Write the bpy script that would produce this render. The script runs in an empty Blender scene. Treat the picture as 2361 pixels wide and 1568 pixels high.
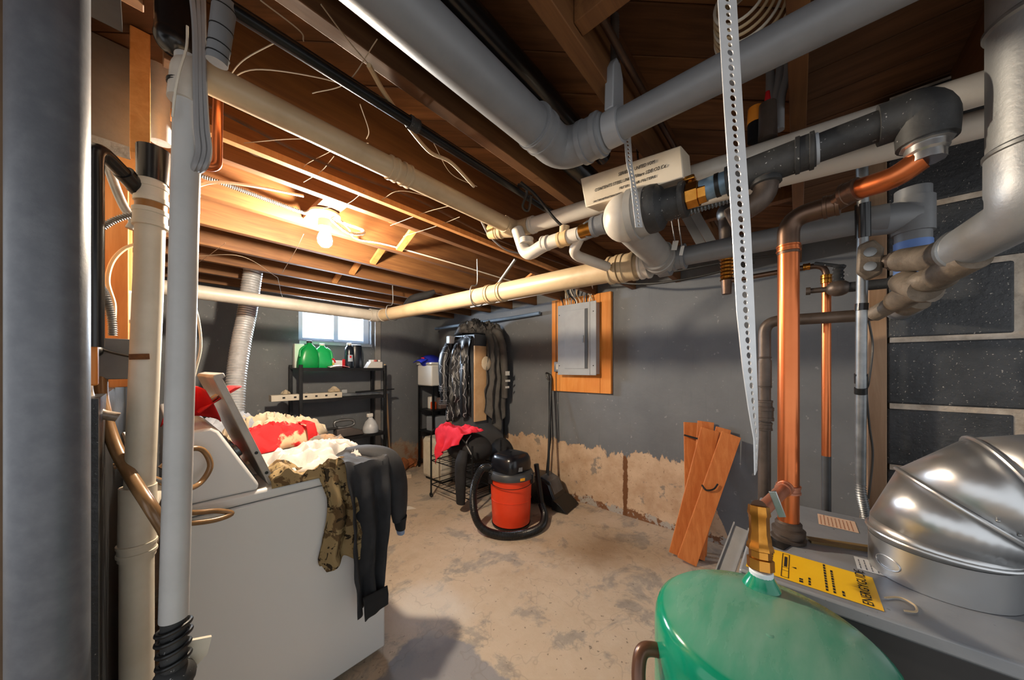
import bpy, bmesh, math, random
from mathutils import Vector, Matrix, noise
random.seed(7)
S = bpy.context.scene
COL = S.collection
# ------------------------------------------------------------------ camera
FPX, CX, HY, CAMH = 748.0, 1180.5, 850.0, 1.40
ANG = math.radians(41.40)
VD = Vector((math.cos(ANG), math.sin(ANG), 0)); RD = Vector((math.sin(ANG), -math.cos(ANG), 0))
cam = bpy.data.objects.new('camera', bpy.data.cameras.new('camera')); COL.objects.link(cam)
cam.location = (0, 0, CAMH); cam.rotation_euler = (math.pi/2, 0, ANG - math.pi/2)
cam.data.sensor_width = 36.0; cam.data.lens = FPX/2361*36.0
cam.data.shift_y = (HY-784.0)/2361; cam.data.clip_start = 0.02
S.camera = cam
# ------------------------------------------------------------------ world, window daylight, exposure
W = bpy.data.worlds.new('sky'); S.world = W; W.use_nodes = True
W.node_tree.nodes['Background'].inputs[0].default_value = (0.94, 0.97, 1.0, 1)
W.node_tree.nodes['Background'].inputs[1].default_value = 1.0
la = bpy.data.lights.new('window_daylight', 'AREA'); la.shape = 'RECTANGLE'; la.size = 1.0; la.size_y = .6
la.energy = 210; la.color = (.78, .88, 1.0)
lo = bpy.data.objects.new('window_daylight', la); COL.objects.link(lo)
lo.location = (1.55, 4.62, 2.06); lo.rotation_euler = (math.radians(-78), 0, 0)
BULB_RADIANCE = 2200.0
BULB_COLOR = (1.0, .84, .64)
S.view_settings.view_transform = 'Standard'; S.view_settings.look = 'None'
S.view_settings.exposure = 0.34; S.view_settings.gamma = 1.0; S.view_settings.use_curve_mapping = False

# ------------------------------------------------------------------ helpers
def U(px, py, X=None, Y=None, Z=None, T=None):
    """point of the room seen at a photo pixel, on the plane X=, Y= or Z= (or at depth T)"""
    d = VD + RD*((px-CX)/FPX) + Vector((0, 0, (HY-py)/FPX))
    if X is not None: t = X/d.x
    elif Y is not None: t = Y/d.y
    elif Z is not None: t = (Z-CAMH)/d.z
    else: t = T
    return Vector((0, 0, CAMH)) + d*t
def V(*a): return Vector(a)
def lin(h):
    if isinstance(h, (tuple, list)): return tuple(h)
    h = h.lstrip('#'); r = []
    for i in (0, 2, 4):
        c = int(h[i:i+2], 16)/255
        r.append(c/12.92 if c <= .04045 else ((c+.055)/1.055)**2.4)
    return tuple(r)
class NT:
    def __init__(s, name):
        s.m = bpy.data.materials.new(name); s.m.use_nodes = True; s.t = s.m.node_tree
        s.b = s.t.nodes['Principled BSDF']; s.out = s.t.nodes['Material Output']
        s.co = s.t.nodes.new('ShaderNodeTexCoord').outputs['Object']
    def n(s, ty, **k):
        nd = s.t.nodes.new('ShaderNode'+ty)
        for a, v in k.items():
            if a.startswith('i_'):
                key = a[2:]; key = int(key) if key.isdigit() else key.replace('_', ' ')
                s.set(nd.inputs[key], v)
            else: setattr(nd, a, v)
        return nd
    def set(s, sock, v):
        if isinstance(v, bpy.types.NodeSocket): s.t.links.new(v, sock)
        elif isinstance(v, (tuple, list)) and len(v) == 3 and sock.type == 'RGBA': sock.default_value = (*v, 1)
        else: sock.default_value = v
    def vec(s, sc=(1, 1, 1), rot=(0, 0, 0)):
        return s.n('Mapping', i_Vector=s.co, i_Scale=sc, i_Rotation=rot).outputs[0]
    def noise(s, scale, detail=5, rough=.55, v=None, dist=0):
        return s.n('TexNoise', i_Vector=v or s.co, i_Scale=scale, i_Detail=detail, i_Roughness=rough, i_Distortion=dist).outputs['Fac']
    def ramp(s, f, a, b):
        return s.n('MapRange', i_Value=f, i_1=a, i_2=b, clamp=True).outputs[0]
    def mix(s, f, a, b):
        m = s.n('Mix', data_type='RGBA'); s.set(m.inputs[0], f); s.set(m.inputs[6], a); s.set(m.inputs[7], b)
        return m.outputs[2]
    def math(s, op, a, b=0.0):
        m = s.n('Math', operation=op); s.set(m.inputs[0], a); s.set(m.inputs[1], b); return m.outputs[0]
    def bump(s, h, st, dist=.01):
        s.set(s.b.inputs['Normal'], s.n('Bump', i_Height=h, i_Strength=st, i_Distance=dist).outputs[0])
    def fin(s, col, rough=.5, metal=0, spec=.5):
        s.set(s.b.inputs['Base Color'], col); s.set(s.b.inputs['Roughness'], rough)
        s.set(s.b.inputs['Metallic'], metal); s.b.inputs['Specular IOR Level'].default_value = spec
        return s.m
MATS = {}
def M(name, c1, c2=None, rough=.5, metal=0, scale=6, lo=.4, hi=.65, bump=0, bscale=60, sc=(1, 1, 1), rot=(0, 0, 0), speck=None, spec=.5, rvar=0):
    if name in MATS: return MATS[name]
    n = NT(name); v = n.vec(sc, rot)
    c = lin(c1)
    if c2: c = n.mix(n.ramp(n.noise(scale, 6, .6, v), lo, hi), lin(c1), lin(c2))
    if speck: c = n.mix(n.ramp(n.noise(speck[1], 2, .5), speck[2], speck[2]+.04), c, lin(speck[0]))
    r = rough
    if rvar: r = n.math('ADD', n.math('MULTIPLY', n.noise(scale*2, 4), rvar), rough-rvar/2)
    if bump: n.bump(n.noise(bscale, 5, .6, v), bump)
    MATS[name] = n.fin(c, r, metal, spec); return MATS[name]
def wood(name, c1, c2, c3=None, axis=0, rough=.65, gs=1.0, bump=.15):
    if name in MATS: return MATS[name]
    n = NT(name); sc = [14, 14, 14]; sc[axis] = 1.1
    v = n.vec(tuple(sc))
    g = n.noise(2.2*gs, 8, .65, v, .6); big = n.noise(.9, 4, .5, n.vec((2, 2, 2)))
    c = n.mix(n.ramp(g, .38, .68), lin(c1), lin(c2))
    if c3: c = n.mix(n.ramp(big, .52, .78), c, lin(c3))
    n.bump(g, bump, .004); MATS[name] = n.fin(c, rough, 0, .35); return MATS[name]

ORG = {}
class MB:
    def __init__(s): s.v = []; s.f = []
    def add(s, vs, fs):
        o = len(s.v); s.v += [Vector(p) for p in vs]; s.f += [tuple(i+o for i in f) for f in fs]; return s
    def box(s, c, d, R=None):
        c = Vector(c); h = Vector(d)/2; vs = []
        for z in (-1, 1):
            for x, y in ((-1, -1), (1, -1), (1, 1), (-1, 1)):
                p = Vector((x*h.x, y*h.y, z*h.z)); vs.append(c + (R @ p if R else p))
        return s.add(vs, [(3, 2, 1, 0), (4, 5, 6, 7), (0, 1, 5, 4), (1, 2, 6, 5), (2, 3, 7, 6), (3, 0, 4, 7)])
    def bb(s, x0, y0, z0, x1, y1, z1): return s.box(((x0+x1)/2, (y0+y1)/2, (z0+z1)/2), (abs(x1-x0), abs(y1-y0), abs(z1-z0)))
    def beam(s, p0, p1, w, t, up=(0, 0, 1)):
        """board from p0 to p1: width w across, thickness t along 'up'"""
        p0 = Vector(p0); p1 = Vector(p1); a = (p1-p0).normalized(); u = Vector(up)
        u = (u - a*u.dot(a)).normalized(); b = a.cross(u); vs = []
        for p in (p0, p1):
            for i, j in ((-1, -1), (1, -1), (1, 1), (-1, 1)): vs.append(p + b*(i*w/2) + u*(j*t/2))
        return s.add(vs, [(0, 1, 2, 3), (7, 6, 5, 4), (0, 4, 5, 1), (1, 5, 6, 2), (2, 6, 7, 3), (3, 7, 4, 0)])
    def tube(s, pts, r, n=12, closed=False, caps=True, sq=1.0, up=None):
        pts = [Vector(p) for p in pts]; m = len(pts); o = len(s.v)
        rs = list(r) if isinstance(r, (list, tuple)) else [r]*m
        if len(rs) != m: rs = [rs[min(len(rs)-1, int(i*(len(rs)-1)/(m-1)))]*(1-(i*(len(rs)-1)/(m-1)) % 1) + rs[min(len(rs)-1, int(i*(len(rs)-1)/(m-1))+1)]*((i*(len(rs)-1)/(m-1)) % 1) for i in range(m)]
        tan = []
        for i in range(m):
            a = pts[(i-1) % m] if closed or i > 0 else pts[i]; b = pts[(i+1) % m] if closed or i < m-1 else pts[i]
            t = b-a; tan.append(t.normalized() if t.length > 1e-9 else Vector((0, 0, 1)))
        u = Vector(up) if up else (Vector((0, 0, 1)) if abs(tan[0].z) < .9 else Vector((1, 0, 0)))
        for i in range(m):
            u = u - tan[i]*u.dot(tan[i])
            if u.length < 1e-6: u = tan[i].orthogonal()
            u.normalize(); w = tan[i].cross(u)
            for k in range(n):
                a = 2*math.pi*k/n; s.v.append(pts[i] + (u*math.cos(a)*sq + w*math.sin(a))*rs[i])
        for i in range(m if closed else m-1):
            j = (i+1) % m
            for k in range(n):
                l = (k+1) % n; s.f.append((o+i*n+k, o+i*n+l, o+j*n+l, o+j*n+k))
        if caps and not closed:
            s.f.append(tuple(o+k for k in range(n))[::-1]); s.f.append(tuple(o+(m-1)*n+k for k in range(n)))
        return s
    def cyl(s, p0, p1, r, r1=None, n=20): return s.tube([p0, p1], [r, r if r1 is None else r1], n)
    def lathe(s, p, ax, prof, n=28):
        """profile of (radius, distance along the axis) turned about the axis"""
        p = Vector(p); ax = Vector(ax).normalized()
        u = Vector((0, 0, 1)) if abs(ax.z) < .9 else Vector((1, 0, 0)); u = (u-ax*u.dot(ax)).normalized(); w = ax.cross(u); o = len(s.v)
        for r, h in prof:
            for k in range(n):
                a = 2*math.pi*k/n; s.v.append(p + ax*h + (u*math.cos(a)+w*math.sin(a))*max(r, 1e-5))
        for i in range(len(prof)-1):
            for k in range(n):
                l = (k+1) % n; s.f.append((o+i*n+k, o+i*n+l, o+(i+1)*n+l, o+(i+1)*n+k))
        s.f.append(tuple(o+k for k in range(n))[::-1]); s.f.append(tuple(o+(len(prof)-1)*n+k for k in range(n)))
        return s
    def ball(s, c, r, sc=(1, 1, 1), n=20, m=12, R=None):
        c = Vector(c); o = len(s.v)
        for i in range(m+1):
            th = math.pi*i/m
            for k in range(n):
                a = 2*math.pi*k/n
                p = Vector((math.sin(th)*math.cos(a)*sc[0], math.sin(th)*math.sin(a)*sc[1], -math.cos(th)*sc[2]))*r
                s.v.append(c + (R @ p if R else p))
        for i in range(m):
            for k in range(n):
                l = (k+1) % n; s.f.append((o+i*n+k, o+i*n+l, o+(i+1)*n+l, o+(i+1)*n+k))
        return s
    def prism(s, poly, d):
        """polygon (list of points) pushed along d"""
        d = Vector(d); n = len(poly); ps = [Vector(p) for p in poly]
        return s.add(ps+[p+d for p in ps], [tuple(range(n))[::-1], tuple(range(n, 2*n))] + [(i, (i+1) % n, n+(i+1) % n, n+i) for i in range(n)])
    def grid(s, fn, nu, nv):
        o = len(s.v)
        for i in range(nu+1):
            for j in range(nv+1): s.v.append(Vector(fn(i/nu, j/nv)))
        for i in range(nu):
            for j in range(nv):
                a = o+i*(nv+1)+j; s.f.append((a, a+1, a+nv+2, a+nv+1))
        return s
    def build(s, name, mat, parent=None, bevel=0, smooth=38, solid=0, sub=0, org=None, fixn=True):
        me = bpy.data.meshes.new(name)
        if parent is not None: org = ORG[parent.name]
        if org is None:
            xs = [p.x for p in s.v]; ys = [p.y for p in s.v]; zs = [p.z for p in s.v]
            org = Vector(((min(xs)+max(xs))/2, (min(ys)+max(ys))/2, min(zs)))
        org = Vector(org)
        me.from_pydata([tuple(p-org) for p in s.v], [], s.f)
        if fixn:
            bm = bmesh.new(); bm.from_mesh(me); bmesh.ops.recalc_face_normals(bm, faces=bm.faces); bm.to_mesh(me); bm.free()
        me.materials.append(mat)
        if smooth:
            me.shade_smooth(); me.set_sharp_from_angle(angle=math.radians(smooth))
        o = bpy.data.objects.new(name, me); COL.objects.link(o)
        if parent is None: o.location = org
        else: o.parent = parent
        ORG[o.name] = org
        if solid:
            m = o.modifiers.new('t', 'SOLIDIFY'); m.thickness = abs(solid); m.offset = 1 if solid > 0 else -1
        if bevel:
            m = o.modifiers.new('b', 'BEVEL'); m.width = bevel; m.segments = 2; m.limit_method = 'ANGLE'; m.angle_limit = math.radians(40)
        if sub:
            m = o.modifiers.new('s', 'SUBSURF'); m.levels = sub; m.render_levels = sub
        return o
def tag(o, label=None, cat=None, group=None, kind=None):
    for k, v in (('label', label), ('category', cat), ('group', group), ('kind', kind)):
        if v: o[k] = v
    return o
def thing(name, label, cat, loc, group=None):
    o = bpy.data.objects.new(name, None); COL.objects.link(o); o.location = loc; o.empty_display_size = .05
    ORG[o.name] = Vector(loc); return tag(o, label, cat, group)
def struct(name, mb, mat, **k): return tag(mb.build(name, mat, org=(0, 0, 0), **k), kind='structure')
def copy_tree(o, parent=None, off=(0, 0, 0)):
    c = o.copy(); COL.objects.link(c); c.parent = parent
    if parent is None: c.location = o.location + Vector(off)
    ORG[c.name] = ORG[o.name] + Vector(off)
    for ch in o.children: copy_tree(ch, c, off)
    return c
def fil(pts, r, n=6):
    """round the corners of a polyline"""
    pts = [Vector(p) for p in pts]; out = [pts[0]]
    for i in range(1, len(pts)-1):
        a, b, c = pts[i-1], pts[i], pts[i+1]
        d = min(r, (a-b).length*.49, (c-b).length*.49); p = b+(a-b).normalized()*d; q = b+(c-b).normalized()*d
        for k in range(n+1):
            t = k/n; out.append(p*(1-t)**2 + b*2*t*(1-t) + q*t*t)
    return out+[pts[-1]]
def spl(pts, n=8):
    """smooth curve through points"""
    P = [Vector(p) for p in pts]; P = [P[0]*2-P[1]]+P+[P[-1]*2-P[-2]]; out = []
    for i in range(1, len(P)-2):
        for k in range(n):
            t = k/n; a, b, c, d = P[i-1], P[i], P[i+1], P[i+2]
            out.append(.5*((2*b)+(c-a)*t+(2*a-5*b+4*c-d)*t*t+(3*b-a-3*c+d)*t**3))
    return out+[P[-2]]
def resample(pts, step):
    out = [pts[0]]; acc = 0
    for a, b in zip(pts, pts[1:]):
        L = (b-a).length
        while acc+L >= step and L > 1e-9:
            a = a+(b-a)*((step-acc)/L); out.append(a); L = (b-a).length; acc = 0
        acc += L
    return out
def ribbed(pts, r, pitch=.006, amp=.2, n=10):
    p = resample(pts, pitch/2); return MB().tube(p, [r*(1+(amp if i % 2 else -amp)) for i in range(len(p))], n)
def cable(name, label, pts, r, mat, cat='cable', group=None, n=6, smooth=True):
    return tag(MB().tube(spl(pts) if smooth else pts, r, n).build(name, mat), label, cat, group)
def ring(t, name, mat, p, ax, L, r, n=24, lip=.25):
    """a coupling: short collar with raised lips, centred at p"""
    ax = Vector(ax).normalized(); h = L/2; l = L*lip
    return MB().lathe(Vector(p), ax, [(r*.86, -h), (r, -h+.001), (r, -h+l), (r*.94, -h+l+.001), (r*.94, h-l-.001), (r, h-l), (r, h-.001), (r*.86, h)], n).build(name, mat, t)
def textmesh(s, size, name, mat, parent, origin, ux, uy, ext=.0004, width=None):
    """lettering lying in the plane (ux, uy) at origin"""
    cu = bpy.data.curves.new('t', 'FONT'); cu.body = s; cu.size = size; cu.extrude = ext; cu.resolution_u = 2
    tmp = bpy.data.objects.new('t', cu); COL.objects.link(tmp)
    dg = bpy.context.evaluated_depsgraph_get(); me = bpy.data.meshes.new_from_object(tmp.evaluated_get(dg))
    bpy.data.objects.remove(tmp); bpy.data.curves.remove(cu)
    ux = Vector(ux).normalized(); uy = Vector(uy).normalized(); uz = ux.cross(uy)
    if width:
        xs = [v.co.x for v in me.vertices]; me.transform(Matrix.Diagonal((width/(max(xs)-min(xs)), 1, 1, 1)))
    R = Matrix((ux, uy, uz)).transposed().to_4x4(); R.translation = Vector(origin)-ORG[parent.name]
    me.transform(R); me.materials.clear(); me.materials.append(mat); me.name = name
    o = bpy.data.objects.new(name, me); COL.objects.link(o); o.parent = parent; ORG[o.name] = ORG[parent.name]
    return o
def strap(mb, pts, wd, w, step, r0, r1):
    """perforated strap: centre line pts, width directions wd, alternating holes"""
    p = [Vector(a) for a in pts]; L = [0]
    for a, b in zip(p, p[1:]): L.append(L[-1]+(b-a).length)
    def at(s):
        s = max(0, min(L[-1]-1e-6, s)); i = max(k for k in range(len(L)-1) if L[k] <= s); t = (s-L[i])/(L[i+1]-L[i])
        return p[i].lerp(p[i+1], t), Vector(wd[i]).lerp(Vector(wd[i+1]), t).normalized()
    n = int(L[-1]/step); K = 12
    for i in range(n):
        sc = (i+.5)*step; r = r0 if i % 2 == 0 else r1; ou, inn = [], []
        for k in range(K):
            a = 2*math.pi*(k+.5)/K; c, d = math.cos(a), math.sin(a); m = max(abs(c), abs(d))
            for lst, uu, vv in ((ou, c/m*step/2, d/m*w/2), (inn, c*r, d*r)):
                q, x = at(sc+uu); lst.append(q+x*vv)
        mb.add(ou+inn, [(k, (k+1) % K, K+(k+1) % K, K+k) for k in range(K)])
    return mb
def fbm(p, s=1.0, o=3):
    p = Vector(p)*s; return noise.fractal(p, 1.0, 2.0, o)
# ------------------------------------------------------------------ materials
WX, WY = 3.03, 4.18
def floor_mat():
    n = NT('concrete_floor')
    a = n.ramp(n.noise(1.1, 5, .6), .35, .65); b = n.ramp(n.noise(3.2, 8, .7, dist=.4), .53, .60); c = n.ramp(n.noise(34, 3, .6), .66, .70)
    d = n.ramp(n.noise(11, 6, .7), .35, .75)
    col = n.mix(a, lin('c2b09b'), lin('b09b83'))
    col = n.mix(n.math('MULTIPLY', b, .7), col, lin('7d7a76'))
    col = n.mix(n.math('MULTIPLY', d, .38), col, lin('d2c3b1'))
    col = n.mix(n.math('MULTIPLY', c, .65), col, lin('544b43'))
    sp = n.n('SeparateXYZ', i_0=n.co)
    # rust-brown stain in front of the wall and a grey skim patch beside the washer
    def blob(cx, cy, sx, sy):
        dx = n.math('DIVIDE', n.math('SUBTRACT', sp.outputs[0], cx), sx); dy = n.math('DIVIDE', n.math('SUBTRACT', sp.outputs[1], cy), sy)
        r = n.math('SQRT', n.math('ADD', n.math('MULTIPLY', dx, dx), n.math('MULTIPLY', dy, dy)))
        return n.math('ADD', r, n.math('MULTIPLY', n.math('SUBTRACT', n.noise(5, 5), .5), .9))
    st = n.ramp(blob(2.35, 1.15, .38, .3), 1.1, .2); col = n.mix(n.math('MULTIPLY', st, .55), col, lin('7c5c3c'))
    gp = n.ramp(blob(.86, 1.12, .26, .40), 1.0, .93); col = n.mix(n.math('MULTIPLY', gp, .85), col, lin('84858b'))
    wp = n.ramp(blob(1.1, 1.62, .22, .3), 1.1, .6); col = n.mix(n.math('MULTIPLY', wp, .5), col, lin('cfcac4'))
    crk = n.ramp(n.math('ABSOLUTE', n.math('SUBTRACT', n.noise(1.5, 4, .6, n.vec((1, 1, 0), (0, 0, .4))), .5)), .006, .0)
    col = n.mix(n.math('MULTIPLY', crk, .25), col, lin('6d655d'))
    n.bump(n.math('SUBTRACT', n.noise(22, 8, .7), n.math('MULTIPLY', c, .4)), .35, .01)
    return n.fin(col, .78, 0, .3)
def paint_wall(name, peel):
    n = NT(name); sp = n.n('SeparateXYZ', i_0=n.co); Yc, Zc = sp.outputs[1], sp.outputs[2]
    base = n.mix(n.ramp(n.noise(1.6, 5, .6), .35, .7), lin('63666a'), lin('74777a'))
    base = n.mix(n.ramp(n.noise(26, 3, .6), .67, .72), base, lin('8b8c8c'))
    vs = n.noise(5, 6, .7, n.vec((9, 9, .5)))
    base = n.mix(n.math('MULTIPLY', n.ramp(vs, .6, .8), .45), base, lin('4c4f54'))
    hgt = n.noise(14, 5, .65)
    if peel:
        big = n.noise(1.9, 3, .5); fine = n.noise(7, 9, .72, n.vec((1.6, 1.6, .8))); crn = n.noise(30, 6, .75)
        edge = n.math('ADD', .27, n.math('ADD', n.math('MULTIPLY', big, .30), n.math('MULTIPLY', fine, .38)))
        yf = n.ramp(Yc, .38, .62); edge = n.math('MULTIPLY', edge, yf)
        mask = n.ramp(n.math('SUBTRACT', edge, Zc), -.004, .004)
        bare = n.mix(n.ramp(n.noise(6, 7, .65), .38, .66), lin('cdb295'), lin('b59678'))
        bare = n.mix(n.math('MULTIPLY', n.ramp(crn, .60, .66), .8), bare, lin('7d6147'))
        bare = n.mix(n.math('MULTIPLY', n.ramp(n.noise(4.3, 6, .7), .60, .64), .8), bare, lin('7f7870'))
        low = n.ramp(n.math('ADD', Zc, n.math('MULTIPLY', n.math('SUBTRACT', n.noise(8, 6, .7), .5), .25)), .075, .065)
        bare = n.mix(low, bare, n.mix(n.ramp(n.noise(9, 5, .7), .48, .52), lin('7b5335'), lin('aaa49c')))
        dy = n.math('ABSOLUTE', n.math('ADD', n.math('SUBTRACT', Yc, 1.235), n.math('MULTIPLY', n.math('SUBTRACT', n.noise(14, 4), .5), .05)))
        strk = n.ramp(dy, .024, .018); bare = n.mix(n.math('MULTIPLY', strk, n.ramp(Zc, .6, .56)), bare, lin('6e4524'))
        col = n.mix(mask, base, bare)
        hgt = n.math('ADD', n.math('MULTIPLY', hgt, .4), n.math('MULTIPLY', mask, -.8)); hgt = n.math('ADD', hgt, n.math('MULTIPLY', crn, n.math('MULTIPLY', mask, -.5)))
    else:
        low = n.ramp(n.math('ADD', Zc, n.math('MULTIPLY', n.noise(3, 6, .7), .7)), .72, .66)
        col = n.mix(n.math('MULTIPLY', low, .85), base, n.mix(n.ramp(n.noise(4, 6, .7), .45, .55), lin('8e5a34'), lin('95836f')))
    n.bump(hgt, .45, .012)
    return n.fin(col, .62, 0, .4)
m_floor = floor_mat(); m_wallr = paint_wall('grey_wall_paint_peeled', True); m_wallb = paint_wall('grey_wall_paint', False)
m_joist = wood('old_fir_joist', '5e3b1f', '76502c', '452b17', 0)
m_plank = wood('subfloor_plank', '4a2e1a', '6b4527', '35210f', 0)
m_orange = wood('varnished_pine', 'd98a3d', 'e8a154', 'c97a30', 2, .45)
m_redwood = wood('redwood', 'c46f38', 'd8884c', 'ac5c28', 2, .5)
m_stud = wood('pine_stud', 'b47a44', 'c98f58', '9a5f2e', 2)
m_raw = wood('weathered_stud', '8d6f55', 'a88a6e', '77593f', 2)
m_galv = M('galvanised_steel', '9a9c9e', 'c2c3c4', .34, .95, 9, .35, .7, .04, 30, rvar=.2)
m_galv2 = M('dull_galvanised', '7f8284', '9b9d9e', .45, .85, 14, rvar=.2)
m_pvcw = M('white_pvc', 'cdc6bb', 'b5aca0', .38, 0, 7, .45, .75)
m_pvcb = M('beige_pvc', 'b8a384', 'a38c6c', .4, 0, 5, .45, .75)
m_pvcg = M('grey_pvc', '75777a', '6d6f72', .42, 0, 12, .4, .7, .04, 260)
m_dgrey = M('dusty_dark_iron', '2c2d2e', '3d3e3f', .6, .2, 18, .4, .7, .1, 90, speck=('9a9a98', 120, .7))
m_black = M('black_plastic', '131415', None, .4, spec=.4)
m_blackm = M('black_steel', '17181a', '202124', .42, .4, 20)
m_abs = M('black_abs', '141517', '1c1d20', .25)
m_copper = M('copper', 'cd7647', 'bb6338', .3, .9, 4, .35, .75, rvar=.1)
m_copperd = M('tarnished_copper', '6d5546', '54443a', .4, .85, 10, .4, .7, rvar=.2)
m_copperp = M('dusty_copper', 'b8806a', 'a4654a', .5, .6, 14)
m_brass = M('brass', 'c2863a', 'a06a28', .27, .95, 20)
m_brown = M('brown_iron', '5d5149', '463c35', .45, .5, 12, .4, .7, .08, 70)
m_wrap = M('dusty_wrapped_pipe', '7c6f60', '544a3f', .6, .3, 12, .38, .66, .4, 30)
m_white = M('white_enamel', 'd6d7d7', None, .25)
m_wplas = M('white_plastic', 'dedcd6', None, .4)
m_cream = M('cream_plastic', 'd5cdbd', 'c5bba8', .45, 0, 5)
m_grey = M('grey_enamel', '9fa1a2', '97999a', .35)
m_cabw = M('white_cable', 'd8d0c0', None, .45)
m_cabt = M('tan_cable', 'c2ab88', None, .5)
m_cabg = M('grey_cable', '8b8b8d', None, .5)
m_cabk = M('black_cable', '191919', None, .45)
m_web = M('dusty_string', 'a5947e', None, .8)
m_ink = M('black_print', '1c1a18', None, .7)
m_blue = M('blue_label', '5f80bd', '4f6da6', .5, 0, 8)
m_red = M('red_fabric', 'd01520', 'b00d18', .75, 0, 6, bump=.1, bscale=300)
m_orangep = M('orange_plastic', 'e0401c', 'd63a18', .38, 0, 4)
def glass_mat():
    n = NT('window_glass'); tr = n.n('BsdfTransparent', i_0=(.96, .98, 1, 1)); gl = n.n('BsdfGlossy', i_1=.04)
    mx = n.n('MixShader', i_0=.06, i_1=tr.outputs[0], i_2=gl.outputs[0]); n.t.links.new(mx.outputs[0], n.out.inputs[0]); return n.m
m_glass = glass_mat()
# ------------------------------------------------------------------ floor and walls
struct('floor', MB().bb(-3, -3, -.12, WX+.2, WY+.2, 0), m_floor)
struct('wall_right', MB().bb(WX, -.9, 0, WX+.15, WY+.15, 2.40), m_wallr)
wx0, wx1, wz0, wz1 = 1.14, 1.96, 1.715, 2.13
b = MB(); b.bb(-.3, WY, 0, wx0, WY+.2, 2.4); b.bb(wx1, WY, 0, WX, WY+.2, 2.4); b.bb(wx0, WY, 0, wx1, WY+.2, wz0); b.bb(wx0, WY, wz1, wx1, WY+.2, 2.4)
struct('wall_back', b, m_wallb)
# window
w = tag(MB().bb(wx0, WY-.03, wz0-.035, wx1, WY+.19, wz0-.003).build('window_1', M('window_sill_paint', 'c9d2dc', None, .4), org=(0, 0, 0)), kind='structure')
for x0, x1 in ((wx0+.002, wx0+.06), (wx1-.075, wx1-.002), ((wx0+wx1)/2-.025, (wx0+wx1)/2+.03)):
    MB().bb(x0, WY+.06, wz0, x1, WY+.12, wz1-.002).build('window_frame', M('window_frame_vinyl', 'b9c6d4', None, .35), w, bevel=.004)
for z0, z1 in ((wz0, wz0+.045), (wz1-.05, wz1-.003)):
    MB().bb(wx0+.06, WY+.065, z0, wx1-.075, WY+.115, z1).build('window_rail', M('window_frame_vinyl', 'b9c6d4'), w, bevel=.004)
mid = (wx0+wx1)/2
for x0, x1 in ((wx0+.06, mid-.025), (mid+.03, wx1-.075)):
    MB().bb(x0, WY+.088, wz0+.045, x1, WY+.092, wz1-.05).build('pane', m_glass, w)
# left wall: board sheathing on studs above a black painted knee wall
LXW = -.12
lw = struct('wall_left', MB().bb(LXW-.12, 1.12, 0, LXW-.025, WY, 2.33), M('left_wall_backing', '6f5a45', '5a4837', .8))
m_shth = wood('sheathing_board', '9a744f', 'b08a63', '85603f', 1)
z = 1.34; k = 0
while z < 2.12:
    h = .135
    MB().bb(LXW-.025, 1.5, z, LXW, WY-.005, min(z+h-.005, 2.12)).build('plank', m_shth, lw, bevel=.002); z += h
MB().bb(LXW-.025, 1.13, 1.80, LXW+.002, 2.1, 2.32).build('concrete_panel', M('rough_concrete', '6c665f', '857e75', .85, 0, 4, bump=.3, bscale=20), lw)
kw = struct('wall_knee', MB().bb(LXW-.024, 1.13, 0, LXW+.055, WY-.002, 1.335), M('black_wall_tar', '17181a', '26282b', .4, 0, 7, bump=.35, bscale=25, speck=('8a8a86', 150, .71)))
for y in (1.72, 2.25, 2.75, 3.25, 3.75):
    MB().bb(LXW+.001, y, 1.337, LXW+.085, y+.04, 2.04).build('stud', m_stud, lw, bevel=.002)
for y0, y1, x0, x1, z0, z1 in ((1.62, WY-.01, LXW+.001, -.012, 2.045, 2.085), (1.62, WY-.01, LXW+.001, -.012, 2.09, 2.13)):
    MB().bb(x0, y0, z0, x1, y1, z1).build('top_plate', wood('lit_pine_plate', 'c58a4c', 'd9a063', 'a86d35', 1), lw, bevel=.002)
MB().bb(-.27, 1.47, 2.05, -.028, 1.56, 2.335).build('concrete_panel', M('rough_concrete', '6c665f'), lw)
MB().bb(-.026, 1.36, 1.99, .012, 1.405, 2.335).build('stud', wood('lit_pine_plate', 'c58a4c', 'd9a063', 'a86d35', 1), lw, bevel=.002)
MB().bb(-.30, 1.12, 2.24, .0, 1.16, 2.335).build('stud', m_joist, lw, bevel=.002)
# black block wall on the right with pine studs on its end
BX, BY = 1.68, -.228
bw = struct('wall_block', MB().bb(BX-.0035, -1.4, 0, BX+.215, BY-.006, 2.32), M('mortar', 'c7bbac', 'a79a8b', .9, 0, 30, bump=.6, bscale=45))
m_blk = M('black_painted_block', '2c2e30', '45474a', .6, 0, 7, .35, .7, .5, 70, speck=('a9a49a', 190, .685))
zs = [0, .196, .413, .63, .848, 1.066, 1.274, 1.4965, 1.7246, 1.93, 2.14, 2.32]
for i in range(len(zs)-1):
    L = .45; y = BY - (0 if i % 2 else 0); first = .254 if i % 2 else L
    ya = BY; ln = first
    while ya > -1.39:
        yb = max(ya-ln, -1.39); b = MB()
        r = random.uniform(-.0015, .0015)
        b.bb(BX-.008+r, yb+.0095, zs[i]+.0085, BX+.19, ya-(.0095 if ya != BY else 0), zs[i+1]-.0085); b.build('block', m_blk, bw, bevel=.006); ya = yb; ln = L
ew = struct('trim_1', MB().bb(BX-.012, BY+.001, 0, BX+.075, BY+.045, 2.3), m_raw, bevel=.003)
struct('trim_2', MB().bb(BX+.078, BY+.001, 1.22, BX+.115, BY+.038, 2.3), M('split_pale_lath', 'c9b094', 'b89c7d', .8, 0, 4, sc=(9, 9, .6)), bevel=.003)
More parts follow.
